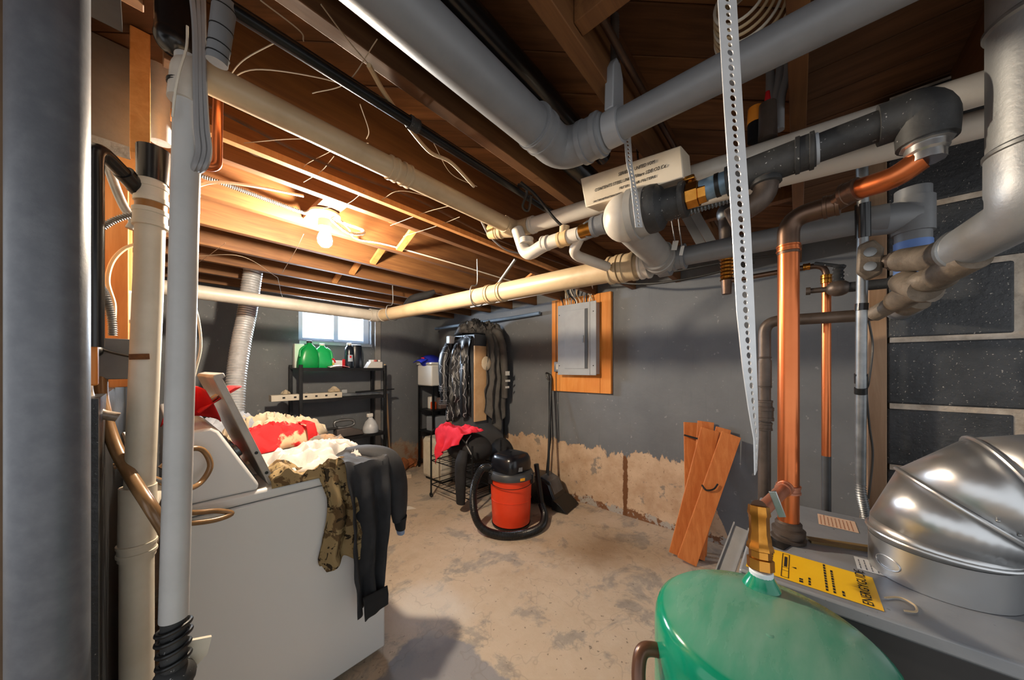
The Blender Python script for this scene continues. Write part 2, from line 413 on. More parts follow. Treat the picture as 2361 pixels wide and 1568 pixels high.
struct('trim_3', MB().bb(BX+.118, BY+.001, 0, BX+.23, BY+.042, 2.3), m_raw, bevel=.003)
struct('trim_4', MB().bb(2.00, WY-.035, 0, 2.075, WY-.003, 2.13), M('grey_painted_post', '8d8a86', '7a7673', .7, 0, 4), bevel=.004)
# ------------------------------------------------------------------ ceiling: joists under plank subfloor
ce = struct('ceiling', MB().bb(-1.6, -1.8, 2.362, WX+.15, WY+.15, 2.40), M('dark_floor_underside', '2c1c11', None, .9))
JY = [-1.14, -.76, -.38, 0, .39, .77, 1.15, 1.535, 1.92, 2.30, 2.68, 3.06, 3.45, 3.83]
for y in JY:
    MB().bb(-1.5 if y < 1.0 else (.03 if y < 1.6 else LXW), y-.019, 2.14, WX-.002, y+.019, 2.335).build('joist', m_joist, ce, bevel=.002)
def clip(poly, f):
    out = []
    for a, b in zip(poly, poly[1:]+poly[:1]):
        fa, fb = f(a), f(b)
        if fa >= 0: out.append(a)
        if fa*fb < 0: out.append(a+(b-a)*(fa/(fa-fb)))
    return out
dn = Vector((.72, .694)); wdt = .142; s0 = -1.6
m_pl = [wood('subfloor_plank_%d' % i, *c, 0) for i, c in enumerate((('664326', '8a5c38', '4a2f1b'), ('704a2b', '966740', '523520'), ('593a21', '7b5233', '402817')))]
PR = Matrix.Rotation(math.atan2(-.72, .694), 4, 'Z')
k = 0
while s0 < 5.2:
    rect = [Vector((-1.5, .0)), Vector((WX, .0)), Vector((WX, WY)), Vector((-1.5, WY))]
    a, c = s0+.002, s0+wdt-.002
    p = clip(clip(rect, lambda q: q.dot(dn)-a), lambda q: c-q.dot(dn)); s0 += wdt
    if len(p) < 3: continue
    zz = 2.337+random.uniform(0, .004)
    o = MB().prism([(q.x, q.y, zz) for q in p], (0, 0, .02)).build('plank', m_pl[k % 3], ce, bevel=.002); k += 1
    # grain follows the board: turn the object's own axes along it
    R = Matrix.Rotation(math.atan2(-.72, .694), 4, 'Z'); o.data.transform(R.inverted()); o.matrix_local = R
x = -1.5
while x < WX-.01:
    x2 = min(x+.145, WX)
    MB().bb(x+.002, -1.75, 2.337+random.uniform(0, .004), x2-.002, -.002, 2.36).build('plank', wood('subfloor_plank_long', '5c402a', '7b563a', '432c1a', 1), ce, bevel=.002); x = x2
MB().bb(.625, .02, 2.16, .665, .37, 2.33).build('blocking', m_joist, ce, bevel=.002)
MB().bb(1.9, .02, 2.16, 1.94, .37, 2.33).build('blocking', m_joist, ce, bevel=.002)
for y0, y1, xx in ((1.555, 1.90, 1.02), (1.94, 2.28, 1.03), (1.555, 1.90, 2.2), (1.94, 2.28, 2.2), (2.32, 2.66, 1.04), (2.7, 3.04, 1.05)):
    MB().beam((xx, y0, 2.155), (xx, y1, 2.315), .04, .019).build('bridging', m_stud, ce)
    MB().beam((xx+.05, y1, 2.155), (xx+.05, y0, 2.315), .04, .019).build('bridging', m_stud, ce)
# ------------------------------------------------------------------ bare bulb in a porcelain lampholder
def emis(name, c, st):
    n = NT(name); e = n.n('Emission', i_0=(*c, 1), i_1=st); n.t.links.new(e.outputs[0], n.out.inputs[0]); return n.m
bp = Vector((.585, 1.735, 2.152))
t = thing('ceiling_lamp', 'bare glowing bulb in a white porcelain lampholder between the joists', 'lamp', bp)
MB().bb(bp.x-.05, bp.y-.155, bp.z+.012, bp.x+.05, bp.y+.155, bp.z+.035).build('mounting_board', m_joist, t)
MB().lathe(bp, (0, 0, -1), [(.050, -.012), (.066, -.008), (.068, .004), (.060, .012), (.036, .020), (.030, .026), (.030, .062), (.026, .064)], 32).build('lampholder', M('porcelain', 'efece4', None, .25), t)
MB().lathe(bp, (0, 0, -1), [(.013, .060), (.016, .078), (.027, .098), (.0325, .120), (.030, .140), (.018, .154), (.004, .158)], 24).build('bulb', emis('bulb_glow', BULB_COLOR, BULB_RADIANCE), t)
# ------------------------------------------------------------------ big grey drain under the joists, two legs
gx, gz = .824, 2.05; gy = .53
t = thing('grey_drain_pipe', 'thick grey plastic drain pipe turning a corner under the joists', 'pipe', (gx, gy, gz))
MB().tube([(-1.2, gy+.03, gz+.012), (gx-.14, gy+.004, gz)], .0515, 32).build('pipe', m_pvcg, t)
MB().tube([(gx, gy-.13, gz-.012), (gx, -1.6, gz-.014)], .0365, 32).build('pipe', m_pvcg, t)
MB().tube(fil([(gx-.14, gy, gz), (gx, gy, gz-.004), (gx, gy-.12, gz-.012)], .11, 10), [.054, .054, .053, .051], 32).build('elbow', m_pvcg, t)
ring(t, 'coupling', m_pvcg, (gx-.115, gy, gz), (1, 0, 0), .045, .0575, 32)
ring(t, 'coupling', m_pvcg, (gx, gy-.10, gz-.011), (0, 1, 0), .06, .056, 32)
MB().lathe((gx, gy-.125, gz-.012), (0, -1, 0), [(.05, 0), (.05, .012), (.040, .018), (.036, .03)], 32).build('bushing', m_pvcg, t)
hy = gy-.165
MB().lathe((gx, hy, gz-.012), (0, 1, 0), [(.037, -.02), (.044, -.019), (.044, .019), (.037, .02)], 32).build('clamp', M('grey_clamp_plastic', '8f9194', None, .4), t)
cl = MB().prism([(gx-.036, hy-.012, gz+.018), (gx+.036, hy-.012, gz+.018), (gx+.03, hy-.012, gz+.13), (gx+.012, hy-.012, gz+.16), (gx-.012, hy-.012, gz+.16), (gx-.03, hy-.012, gz+.13)], (0, .024, 0)).build('clamp_yoke', M('grey_clamp_plastic', '8f9194'), t, bevel=.003)
p = resample([V(gx, hy, gz+.15), V(gx, hy, 2.335)], .004)
MB().tube(p, [.0115*(1+.1*(i % 2)) for i in range(len(p))], 12).build('hanger_rod', m_galv2, t)
# ------------------------------------------------------------------ white drain: leg along the joists, corner, leg to the right
cy, cz, cxx = 1.005, 2.06, 1.17
t = thing('white_drain_pipe', 'long white plastic drain pipe crossing under the joists to the block wall', 'pipe', (cxx, cy, cz))
MB().tube([(.075, cy, cz+.0), (cxx-.05, cy, cz)], .033, 24).build('pipe', m_pvcb, t)
MB().tube([(cxx, cy-.05, cz-.004), (cxx, -.9, cz-.10)], .033, 24).build('pipe', m_pvcw, t)
MB().tube(fil([(cxx-.085, cy, cz), (cxx, cy, cz), (cxx, cy-.085, cz-.004)], .06, 8), .037, 24).build('elbow', m_pvcb, t)
for px in (905, 935): ring(t, 'coupling', m_pvcb, U(px, 380, Y=cy)*0+V(U(px, 385, Y=cy).x, cy, cz), (1, 0, 0), .03, .038)
ring(t, 'coupling', m_pvcw, (cxx, cy-.10, cz-.006), (0, 1, 0), .02, .0385)
a = V(cxx-.01, cy+.01, cz-.005); d = V(-.25, 1.0, .16).normalized()
MB().cyl(a, a+d*.125, .03, n=24).build('branch', m_pvcb, t); ring(t, 'coupling', m_pvcb, a+d*.075, d, .03, .035)
MB().lathe(a+d*.125, d, [(.034, -.03), (.034, .006), (.026, .008)], 24).build('cleanout_plug', M('stained_cream_plug', 'd8b887', 'c39a62', .5), t)
# trap hung under the corner, running back to the dark valve line
q = lambda px, py, X=1.11: U(px, py, X=X)
t = thing('white_trap_pipe', 'white plastic trap pipe hooked below the white drain corner', 'pipe', q(1212, 540))
MB().tube(fil([V(1.12, cy-.05, cz-.03), q(1213, 592, 1.12), q(1262, 560), q(1335, 540)], .05, 8), .027, 20).build('pipe', m_pvcw, t)
ring(t, 'coupling', m_pvcw, q(1214, 556, 1.115), (0, 0, 1), .025, .031); ring(t, 'coupling', m_pvcw, q(1258, 561), (0, 1, .1), .03, .031)
ring(t, 'coupling', M('stained_cream_plug', 'd8b887'), q(1300, 551), (0, 1, .0), .045, .031)
MB().tube([q(1300, 545), q(1302, 522)], .02, 16).build('branch', m_pvcb, t)
MB().tube(fil([q(1340, 540), q(1322, 578, 1.16), q(1330, 590, 1.2), q(1400, 615, 1.38)], .03, 6), .021, 16).build('branch', m_pvcw, t)
# ------------------------------------------------------------------ dark valve line with the big grey ball tee
EX = 1.03
e = lambda px, py, X=EX: U(px, py, X=X)
bc = e(1440, 503)
t = thing('valve_line', 'dark iron water line with a round grey tee, brass valve and copper drop', 'pipe', bc)
MB().ball(bc, .074, (1, .9, 1), 28, 18).build('tee_ball', m_pvcw, t)
MB().lathe(bc, (0, -1, 0), [(.073, .022), (.079, .024), (.079, .045), (.072, .046), (.072, .062), (.07, .075)], 32).build('tee_collar', M('grey_hub_plastic', '9a9894', '8c8a86', .45), t)
MB().lathe(bc, (0, -1, 0), [(.068, .06), (.070, .09), (.066, .11), (.045, .125), (.043, .165), (.05, .167), (.05, .18), (.04, .182)], 32).build('reducer', m_dgrey, t)
fy = .446; fz = 1.865
MB().tube([bc+V(.03, 0, -.01), V(1.42, bc.y+.01, 1.863)], .053, 28).build('branch', M('grey_hub_plastic', '9a9894'), t)
ring(t, 'coupling', m_pvcg, bc+V(-.005, .085, 0), (0, 1, 0), .05, .034)
MB().cyl(bc+V(0, .03, 0), bc+V(0, .16, .0), .024, n=20).build('nipple', m_brass, t)
MB().cyl(bc+V(0, .12, 0), q(1345, 537), .03, n=20).build('nipple', m_pvcg, t)
yb = lambda px: e(px, 400).y
zc = 1.893; EXP = lambda y: V(EX, y, zc+(bc.y-.17-y)*.055)
MB().cyl(EXP(bc.y-.17), EXP(yb(1560)), .026, n=20).build('nipple', m_brown, t)
MB().lathe(EXP(yb(1558)), (0, -1, 0), [(.030, 0), (.035, .004), (.035, .018), (.031, .02), (.031, .03), (.036, .032), (.036, .06), (.031, .062), (.03, .08)], 8).build('brass_valve', m_brass, t)
vh = e(1603, 402)
MB().box(EXP(yb(1590))+V(0, 0, .045), (.03, .03, .014)).build('valve_handle', m_brass, t, bevel=.004)
MB().cyl(EXP(yb(1590))+V(0, 0, .02), EXP(yb(1590))+V(0, 0, .045), .009).build('valve_stem', m_brass, t)
MB().cyl(EXP(yb(1615)), EXP(yb(1680)), .029, n=20).build('nipple', M('blue_grey_nipple', '7d98ad', '5a7285', .45, .3, 12), t)
MB().cyl(EXP(yb(1650)), EXP(yb(1660)), .031, n=20).build('tape_band', m_black, t)
ye = yb(2100)
MB().tube([EXP(yb(1675)), EXP(yb(1880))], .037, 24).build('pipe', m_dgrey, t)
MB().tube([EXP(yb(1870)), EXP(ye+.03)], .031, 24).build('pipe', m_dgrey, t)
ring(t, 'coupling', m_dgrey, EXP(yb(1855)), (0, 1, 0), .035, .041); MB().cyl(EXP(yb(1872)), EXP(yb(1888)), .034).build('painted_band', M('grey_band_paint', 'a7adb4', None, .5), t)
MB().cyl(EXP(yb(2062)), EXP(yb(2080)), .037).build('painted_band', M('grey_band_paint', 'a7adb4'), t)
yel = ye-.02
ez = EXP(yel).z
MB().tube(fil([EXP(ye+.045), EXP(yel), V(EX, yel, ez-.068)], .05, 8), [.04]*2+[.043]*7+[.041], 24).build('elbow', m_dgrey, t)
MB().lathe(V(EX, yel, ez-.06), (0, 0, -1), [(.034, 0), (.036, .012), (.030, .014), (.030, .026), (.026, .03), (.026, .045)], 10).build('union', m_galv, t)
# branch hanging under the dark pipe
tb = EXP(yb(1766))
MB().tube(fil([tb, tb+V(0, 0, -.075), tb+V(0, .06, -.10)], .035, 6), .026, 18).build('branch', m_brown, t)
MB().lathe(tb+V(0, 0, -.03), (0, 0, -1), [(.03, 0), (.032, .004), (.032, .012), (.027, .014)], 18).build('collar', m_dgrey, t)
MB().lathe(tb+V(0, .055, -.098), V(0, 1, -.4), [(.027, 0), (.029, .006), (.029, .024), (.02, .028)], 18).build('cap', m_brown, t)
# copper return: elbow, tarnished arm, bright riser down to the boiler
RX, RY = 1.119, .019
arm_z = 1.80; c0 = V(EX, yel, ez-.10); c1 = V(EX+.03, yel+.0, arm_z+.02)
t = thing('copper_riser', 'bright copper heating riser standing on the boiler top', 'pipe', (RX, RY, .955))
MB().tube(spl([c0, V(EX+.001, yel+.004, arm_z+.022), V(EX+.016, yel+.04, arm_z+.004), V(EX+.045, yel+.09, arm_z+.008)], 6), .0225, 20).build('elbow', m_copper, t)
MB().tube([V(EX+.042, yel+.085, arm_z+.008), V(RX-.012, RY-.075, arm_z-.004)], .0215, 20).build('arm', m_copperd, t)
ring(t, 'coupling', m_copperd, V(EX+.047, yel+.10, arm_z+.007), V(RX-EX-.05, RY-yel-.16, 0), .03, .026)
MB().tube(fil([V(RX-.014, RY-.085, arm_z-.004), V(RX, RY, arm_z-.006), V(RX, RY, arm_z-.10)], .07, 10), .0235, 20).build('elbow', m_copperd, t)
ring(t, 'coupling', m_copperd, V(RX-.014, RY-.08, arm_z-.004), V(.14, .9, 0), .03, .027)
ring(t, 'coupling', m_copper, V(RX, RY, arm_z-.085), (0, 0, 1), .018, .0255)
MB().tube([V(RX, RY, arm_z-.09), V(RX, RY, .985)], .0225, 28).build('pipe', m_copper, t)
MB().lathe((RX, RY, .951), (0, 0, 1), [(.036, 0), (.037, .008), (.030, .01), (.030, .016), (.035, .018), (.035, .03), (.028, .034), (.028, .046), (.024, .05)], 28).build('flange', m_brown, t)
ring(t, 'coupling', m_copperp, V(RX, RY, 1.085), (0, 0, 1), .022, .026)
cb = V(RX, RY, 1.095)
d1 = U(1742, 1190, X=.93)
MB().tube([cb, d1], .015, 18).build('branch', m_copperp, t); ring(t, 'coupling', m_copperp, cb+(d1-cb)*.14, d1-cb, .02, .018)
# ------------------------------------------------------------------ main drain along the room, beige then grey
FX = 1.46
f = lambda px, py: U(px, py, X=FX)
FA, FB = V(FX, 2.95, 1.893), V(FX, -.20, 1.852)
at = lambda y: FA.lerp(FB, (FA.y-y)/(FA.y-FB.y))
t = thing('main_drain_pipe', 'long beige plastic main drain hung lengthwise through the room', 'pipe', at(1.5))
ym = f(1490, 600).y
MB().tube([at(2.93), at(ym)], .054, 32).build('pipe', m_pvcb, t); MB().tube([at(ym), FB], .037, 32).build('pipe', m_pvcg, t)
for px in (1130, 1158): ring(t, 'coupling', m_pvcb, at(f(px, 660).y), FB-FA, .03, .061, 32)
for px, L, m in ((1418, .05, m_pvcb), (1450, .07, m_pvcb), (1488, .04, m_pvcw), (1566, .05, m_pvcg)): ring(t, 'coupling', m, at(f(px, 600).y), FB-FA, L, .065 if px < 1500 else .05, 32)
MB().lathe(at(bc.y+.01), (-1, 0, 0), [(.062, .0), (.064, .06), (.060, .062), (.058, .09)], 28).build('saddle', M('grey_hub_plastic', '9a9894'), t)
MB().tube([at(f(1545, 600).y), at(f(1520, 600).y)], .068, 28).build('tee', m_pvcg, t)
for px in (1100, 905):
    y = f(px, 700).y; p = at(y)
    hk = tag(MB().tube(spl([p+V(0, 0, .25), p+V(0, 0, .09), p+V(-.05, 0, .06), p+V(-.062, 0, 0), p+V(-.04, 0, -.05), p+V(0, 0, -.064), p+V(.045, 0, -.045), p+V(.06, 0, .02)]), .004, 8).build('pipe_hook', m_galv2),
             'wire pipe hook near the middle of the beige main drain' if px == 1100 else 'wire pipe hook at the window end of the beige main drain', 'hook', 'pipe hooks')
p = at(f(1150, 660).y); pa = U(1188, 598, X=FX-.02)
tag(MB().tube([p+V(0, 0, .062), pa], .009, 10).build('brace_rod', m_galv2), 'grey rod propping the beige main drain from a joist', 'rod')
# drain from the left wall meeting it under the window
t = thing('cross_drain_pipe', 'grey-white drain pipe crossing in front of the window', 'pipe', (.8, FA.y, 1.89))
MB().tube([V(-.09, FA.y+.005, 1.905), V(FX-.06, FA.y, 1.893)], .047, 28).build('pipe', M('dull_white_pvc', 'a8a299', '999389', .45, 0, 6), t)
MB().tube(fil([V(FX-.09, FA.y, 1.893), V(FX, FA.y, 1.893), V(FX, FA.y-.09, 1.892)], .07, 8), .0575, 28).build('elbow', M('dull_white_pvc', 'a8a299'), t)
# grey tee and drop at the block wall
t = thing('grey_drain_drop', 'grey plastic drain drop with a blue sleeve by the block wall', 'pipe', (FX+.03, -.25, 1.6))
sx, sy = FX+.045, -.255
MB().tube([V(sx, sy, 1.93), V(sx, sy, 1.66)], .037, 28).build('pipe', m_pvcg, t)
MB().tube([FB+V(.01, .05, 0), V(sx, sy, FB.z)], .044, 28).build('hub', m_pvcg, t)
MB().tube([V(sx, sy, 1.90), V(sx, sy, 1.80)], .043, 28).build('tee', m_pvcg, t)
MB().tube([V(sx, sy, 1.775), V(sx, sy, 1.665)], .0385, 28).build('blue_sleeve', m_blue, t)
MB().tube(fil([V(sx, sy, 1.68), V(sx, sy, 1.60), V(BX-.012, sy, 1.60)], .05, 6), .037, 24).build('elbow', m_pvcg, t)
# second white pipe, behind
t = thing('white_vent_pipe', 'second white plastic pipe running behind the long white drain', 'pipe', (1.28, .2, 1.98))
MB().tube([V(1.275, .42, 2.005), V(1.275, -.9, 1.93)], .031, 24).build('pipe', m_pvcw, t); ring(t, 'coupling', m_pvcw, V(1.275, .40, 2.004), (0, 1, 0), .04, .036)
tag(MB().tube([V(1.40, .30, 2.085), V(1.40, -.9, 2.03)], .03, 16).build('dark_pipe', m_dgrey), 'dusty dark pipe above the white pipes at the top right', 'pipe')
# ------------------------------------------------------------------ small copper feed with valve on the wall side
t = thing('copper_feed', 'thin bright copper feed pipe behind the boiler with a grey lower end', 'pipe', U(1905, 1000, X=1.55))
sp_ = U(1905, 700, X=1.55); top = V(1.55, .16, 1.758)
MB().tube(fil([V(1.55, .21, 1.752), V(1.55, sp_.y, 1.76), V(1.55, sp_.y, 1.66)], .04, 8), .0095, 14).build('elbow_pipe', m_copperd, t)
MB().tube([V(1.55, sp_.y, 1.70), V(1.55, sp_.y, 1.09)], .0125, 18).build('pipe', m_copper, t); MB().tube([V(1.55, sp_.y, 1.10), V(1.55, sp_.y, .02)], .0128, 18).build('lower_pipe', M('grey_iron_pipe', '555658', '47484a', .5, .5), t)
for z in (1.715, 1.70): ring(t, 'coupling', m_brass, V(1.55, sp_.y, z), (0, 0, 1), .014, .0155)
ring(t, 'coupling', m_brass, V(1.55, sp_.y+.05, 1.76), (0, 1, 0), .02, .012)
rb = V(1.55, .215, 1.75)
t = thing('relief_valve', 'tarnished brass relief valve hanging at the end of the thin copper pipe', 'valve', rb)
MB().ball(rb+V(0, 0, .275), .036, (1, 1, 1.1), 18, 12).build('cap', m_galv2, t)
MB().tube([rb+V(0, 0, .25), rb+V(0, 0, .12)], [.03, .024], 10).build('body', m_brown, t)
p = resample([rb+V(0, 0, .125), rb+V(0, 0, .0)], .007); MB().tube(p, [.02+.004*(i % 2) for i in range(len(p))], 14).build('spring_sleeve', m_brass, t)
MB().tube([rb+V(0, 0, .005), rb+V(0, 0, -.05)], [.02, .017], 14).build('outlet', m_copperd, t)
# drain cock on black iron
v0 = U(1858, 672, X=1.5); v1 = U(2060, 652, X=1.5)
t = thing('drain_cock', 'black iron pipe with a drain cock and wing handle', 'valve', v0)
MB().tube([v0, v0.lerp(v1, .45)], .009, 12).build('spout', m_brown, t); MB().tube([v0, v0.lerp(v1, .06)], .013, 12).build('spout_nut', m_brown, t)
MB().tube([v0.lerp(v1, .35), v1], .016, 14).build('pipe', m_dgrey, t)
vm = v0.lerp(v1, .40); MB().ball(vm, .026, (1, 1.2, 1), 16, 10).build('valve_body', m_brown, t)
p = resample([vm+V(0, 0, .02), vm+V(0, 0, .075)], .006); MB().tube(p, [.011+.004*(i % 2) for i in range(len(p))], 12).build('valve_stem', m_dgrey, t)
MB().box(vm+V(0, .02, .08), (.012, .08, .01), Matrix.Rotation(.35, 3, 'X')).build('wing_handle', m_dgrey, t, bevel=.003)
# steel conduit with gate valve casting
k0, k1, k2 = U(1986, 330, X=1.34), U(1990, 560, X=1.38), U(1984, 1115, X=1.47)
t = thing('steel_conduit', 'vertical steel conduit with black sleeves between the copper and the block wall', 'conduit', k2)
MB().tube([U(1985, 310, X=1.34), U(1990, 480, X=1.36), U(1986, 760, X=1.41), k2], .0125, 16).build('pipe', m_galv2, t)
MB().tube([U(1989, 470, X=1.36), U(1990, 548, X=1.375)], .0165, 16).build('sleeve', m_abs, t)
MB().tube([U(1987, 700, X=1.4), U(1986, 716, X=1.4)], .0145, 16).build('sleeve', m_abs, t)
for a, b_ in ((862, 884), (894, 908)): MB().tube([U(1985, a, X=1.43), U(1985, b_, X=1.435)], .0145, 16).build('tape_band', m_black, t)
ribbed(spl([k2, U(1986, 1140, X=1.475), U(1993, 1175, X=1.49), U(1999, 1215, X=1.5)]), .0115, .008, .16).build('flexible_tail', m_galv2, t)
g0 = U(1998, 605, X=1.375)
gv = thing('gate_valve', 'grey cast gate valve clamped on the steel conduit', 'valve', g0)
MB().prism([g0+V(-.02, -.0, -.055), g0+V(-.02, -.028, -.04), g0+V(-.02, -.032, .03), g0+V(-.02, -.012, .06), g0+V(-.02, .018, .05), g0+V(-.02, .022, -.03)], (.02, 0, 0)).build('casting', m_wrap, gv, bevel=.006)
for dz in (.022, -.018): MB().lathe(g0+V(-.02, -.004, dz), (-1, 0, 0), [(.013, 0), (.013, .007), (.008, .008)], 14).build('boss', m_galv2, gv)
# wire along the conduit
cable('conduit_wire', 'thin black wire looping beside the steel conduit', [U(2003, 740, X=1.5), U(2012, 800, X=1.52), U(2003, 880, X=1.49), U(1998, 905, X=1.46), U(2004, 980, X=1.5), U(2012, 1050, X=1.52), U(2002, 1150, X=1.52)], .003, m_cabk)
# ------------------------------------------------------------------ galvanised flue on the right, splitting into wrapped branches
DX, DY = 1.02, -.315
t = thing('galvanised_flue', 'tall galvanised vent pipe at the right edge bending into dusty wrapped branches', 'pipe', (DX, DY, 1.7))
m_flue = M('dull_flue_steel', '8e9194', 'a3a5a6', .5, .65, 5, .3, .7, .08, 120, rvar=.2)
MB().tube([V(DX, DY, 2.36), V(DX, DY, 1.78)], .057, 36).build('pipe', m_flue, t)
e1 = U(2222, 572, X=1.17)
MB().tube(fil([V(DX, DY, 1.79), V(DX, DY, 1.685), e1], .10, 10), [.059, .059, .057, .052, .046, .042], 36).build('elbow', m_flue, t)
for z in (2.01, 1.785): MB().lathe((DX, DY, z), (0, 0, 1), [(.057, -.007), (.061, -.003), (.061, .003), (.057, .007)], 36).build('seam_ring', m_galv2, t)
dirb = (U(2150, 595, X=1.27)-e1).normalized()
MB().lathe(e1, dirb, [(.038, -.010), (.045, -.006), (.045, .005), (.038, .009)], 32).build('seam_ring', m_galv2, t)
w1, w2, w3 = U(2150, 593, X=1.27), U(2078, 600, X=1.35), U(2035, 603, X=1.375)
MB().tube([e1, w1, w2], [.037, .032, .030], 24).build('wrapped_pipe', m_wrap, t)
MB().tube([w2, w3, g0+V(.0, -.02, 0)], [.022, .017, .016], 16).build('nipple', m_brown, t); ring(t, 'nut', m_brown, w2+(w3-w2)*.15, w3-w2, .03, .026, 8)
h0, h1, h2, h3 = U(2245, 590, X=1.15), U(2150, 645, X=1.26), U(2110, 672, X=1.33), U(2015, 725, X=1.47)
MB().tube(spl([h0, U(2195, 618, X=1.20), h1], 5), [.029]*6+[.028]*5, 24).build('wrapped_pipe', m_wrap, t)
MB().ball(h1, .034, (1, 1.2, .85), 20, 12).build('joint_wrap', m_wrap, t)
MB().tube([h1+V(0, .01, -.02), U(2085, 650, X=1.34), U(2072, 650, X=1.36)], [.032, .03, .022], 18).build('wrapped_pipe', m_wrap, t)
MB().tube(spl([U(2150, 665, X=1.30), h2, U(2060, 700, X=1.42), h3], 5), [.034]*4+[.030]*6+[.022]*6, 20).build('wrapped_pipe', m_wrap, t)
MB().tube([U(2110, 690, X=1.42), U(2080, 712, X=1.45)], [.035, .026], 16).build('stub', m_wrap, t)
# brown iron line from there to the floor behind the boiler
bz = 1.568; by = .092
t = thing('brown_iron_pipe', 'brown iron pipe running level then dropping behind the boiler corner', 'pipe', (1.5, by, .02))
MB().tube(fil([h3, V(1.5, U(1990, 728, X=1.5).y, bz), V(1.5, by, bz+.004), V(1.5, by, .02)], .045, 8), .019, 18).build('pipe', m_brown, t)
for z, r, L in ((1.44, .022, .006), (1.335, .0225, .006), (1.27, .025, .03), (1.235, .028, .05), (1.19, .024, .03)): ring(t, 'coupling', m_brown, V(1.5, by, z), (0, 0, 1), L, r)
MB().tube([V(1.5, by, 1.43), V(1.5, by, 1.33)], .0215, 18).build('sleeve', m_brown, t)
ring(t, 'coupling', m_brown, V(1.5, .03, bz), (0, 1, 0), .025, .022)
# ------------------------------------------------------------------ perforated straps
def mkstrap(name, label, pts, wd, w, step, r0, r1, mat):
    return tag(strap(MB(), pts, wd, w, step, r0, r1).build(name, mat, solid=.0012, smooth=0), label, 'strap', 'perforated hanger straps')
sT = lambda px, py: U(px, py, T=.42)
m_strap = M('zinc_strap', 'd8d9da', 'c9cbcc', .4, .3, 18, bump=.05, bscale=40)
rd = RD.copy(); mixd = lambda a: (RD*math.cos(a)+VD*math.sin(a))
mkstrap('hanger_strap', 'long bright perforated strap dangling loose in the foreground', [sT(1672, -60), sT(1690, 250), sT(1708, 520), sT(1718, 720), sT(1727, 850), sT(1735, 940), sT(1742, 1010), sT(1741, 1090)],
        [mixd(.1), mixd(.1), mixd(.1), mixd(.15), mixd(.35), mixd(.55), mixd(.75), mixd(.85)], .026, .0098, .0042, .0030, m_strap)
s2 = lambda px, py, X=.945: U(px, py, X=X)
mkstrap('hanger_strap', 'perforated strap twisted over the printed sleeve to the round grey tee', [s2(1444, 250), s2(1447, 330), s2(1451, 380), s2(1459, 420), s2(1465, 460), s2(1474, 530)], [RD]*2+[mixd(.3), mixd(.5), mixd(.2), RD], .021, .0118, .0032, .0032, m_strap)
mkstrap('hanger_strap', 'dark perforated strap edge just right of the twisted strap', [s2(1463, 240, 1.3), s2(1467, 320, 1.3), s2(1472, 385, 1.3)], [mixd(.8)]*3, .018, .011, .0035, .003, m_dgrey)
# ------------------------------------------------------------------ boiler with flue elbow, stickers
bx0, bx1, byl, bz_ = .885, 1.43, .10, .95
t = thing('boiler', 'grey steel boiler cabinet with a yellow energy label on its top', 'boiler', (1.15, -.35, 0))
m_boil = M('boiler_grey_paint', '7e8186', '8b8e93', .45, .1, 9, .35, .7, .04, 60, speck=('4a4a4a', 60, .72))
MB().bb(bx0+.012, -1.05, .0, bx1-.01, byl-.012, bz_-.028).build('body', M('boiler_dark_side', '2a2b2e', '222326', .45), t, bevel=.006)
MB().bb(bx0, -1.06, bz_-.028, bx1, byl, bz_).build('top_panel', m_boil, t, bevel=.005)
MB().beam((RX+.03, RY-.04, bz_+.003), (1.23, -.235, bz_+.003), .028, .006).build('tape_strip', M('brown_tape', '7a6138', '5e4827', .5), t)
MB().beam((RX-.05, RY-.0, bz_+.0015), (RX-.03, RY+.06, bz_+.0015), .05, .003).build('pipe_hole', m_black, t)
# yellow label (reads from the boiler front)
lp = [U(1714, 1302, Z=bz_), U(1768, 1250, Z=bz_), U(2006, 1325, Z=bz_), U(2040, 1413, Z=bz_)]
lp = [V(p.x, p.y, bz_+.0008) for p in lp]
c = sum(lp, V(0, 0, 0))/4
ya, yb_ = lp[0].y-.005, lp[3].y; xa, xb = .905, 1.035
yel_ = MB().add([(xa, ya, bz_+.0009), (xb, ya, bz_+.0009), (xb, yb_, bz_+.0009), (xa, yb_, bz_+.0009)], [(0, 1, 2, 3)]).build('energy_label', M('yellow_label', 'f2bf1d', 'eab015', .45, 0, 6), t, smooth=0)
zz = bz_+.0014
ink = m_ink
textmesh('ENERGYGUIDE', .0215, 'lettering', ink, yel_, (xa+.004, yb_+.012, zz), (1, 0, 0), (0, 1, 0), .0002)
rng = random.Random(3)
for i, (yy, n_, h) in enumerate(((.050, 2, .0035), (.063, 9, .0035), (.074, 10, .0035), (.10, 3, .0035), (.112, 2, .006), (.165, 8, .003), (.175, 10, .003), (.19, 9, .003), (.20, 7, .003), (.225, 10, .003), (.238, 5, .004))):
    y = yb_+yy
    if y > ya-.01: continue
    x = xa+.008
    b = MB()
    for k in range(n_):
        L = rng.uniform(.006, .011); b.bb(x, y, zz-.0003, x+L, y+h, zz); x += L+.003
        if x > xb-.012: break
    b.build('print_line', ink, yel_, smooth=0)
y = yb_+.135
b = MB()
for a0, a1, c0, c1 in ((0, .115, 0, .0012), (0, .115, .012, .0132), (0, .0012, 0, .0132), (.1138, .115, 0, .0132), (.03, .031, 0, .0132), (.045, .046, 0, .0132), (.05, .1, .004, .009)):
    b.bb(xa+.007+a0, y+c0, zz-.0003, xa+.007+a1, y+c1, zz)
b.build('print_bar', ink, yel_, smooth=0)
MB().add([(.965, y-.012, zz), (.973, y-.012, zz), (.969, y-.004, zz)], [(0, 1, 2)]).build('print_arrow', ink, yel_, smooth=0)
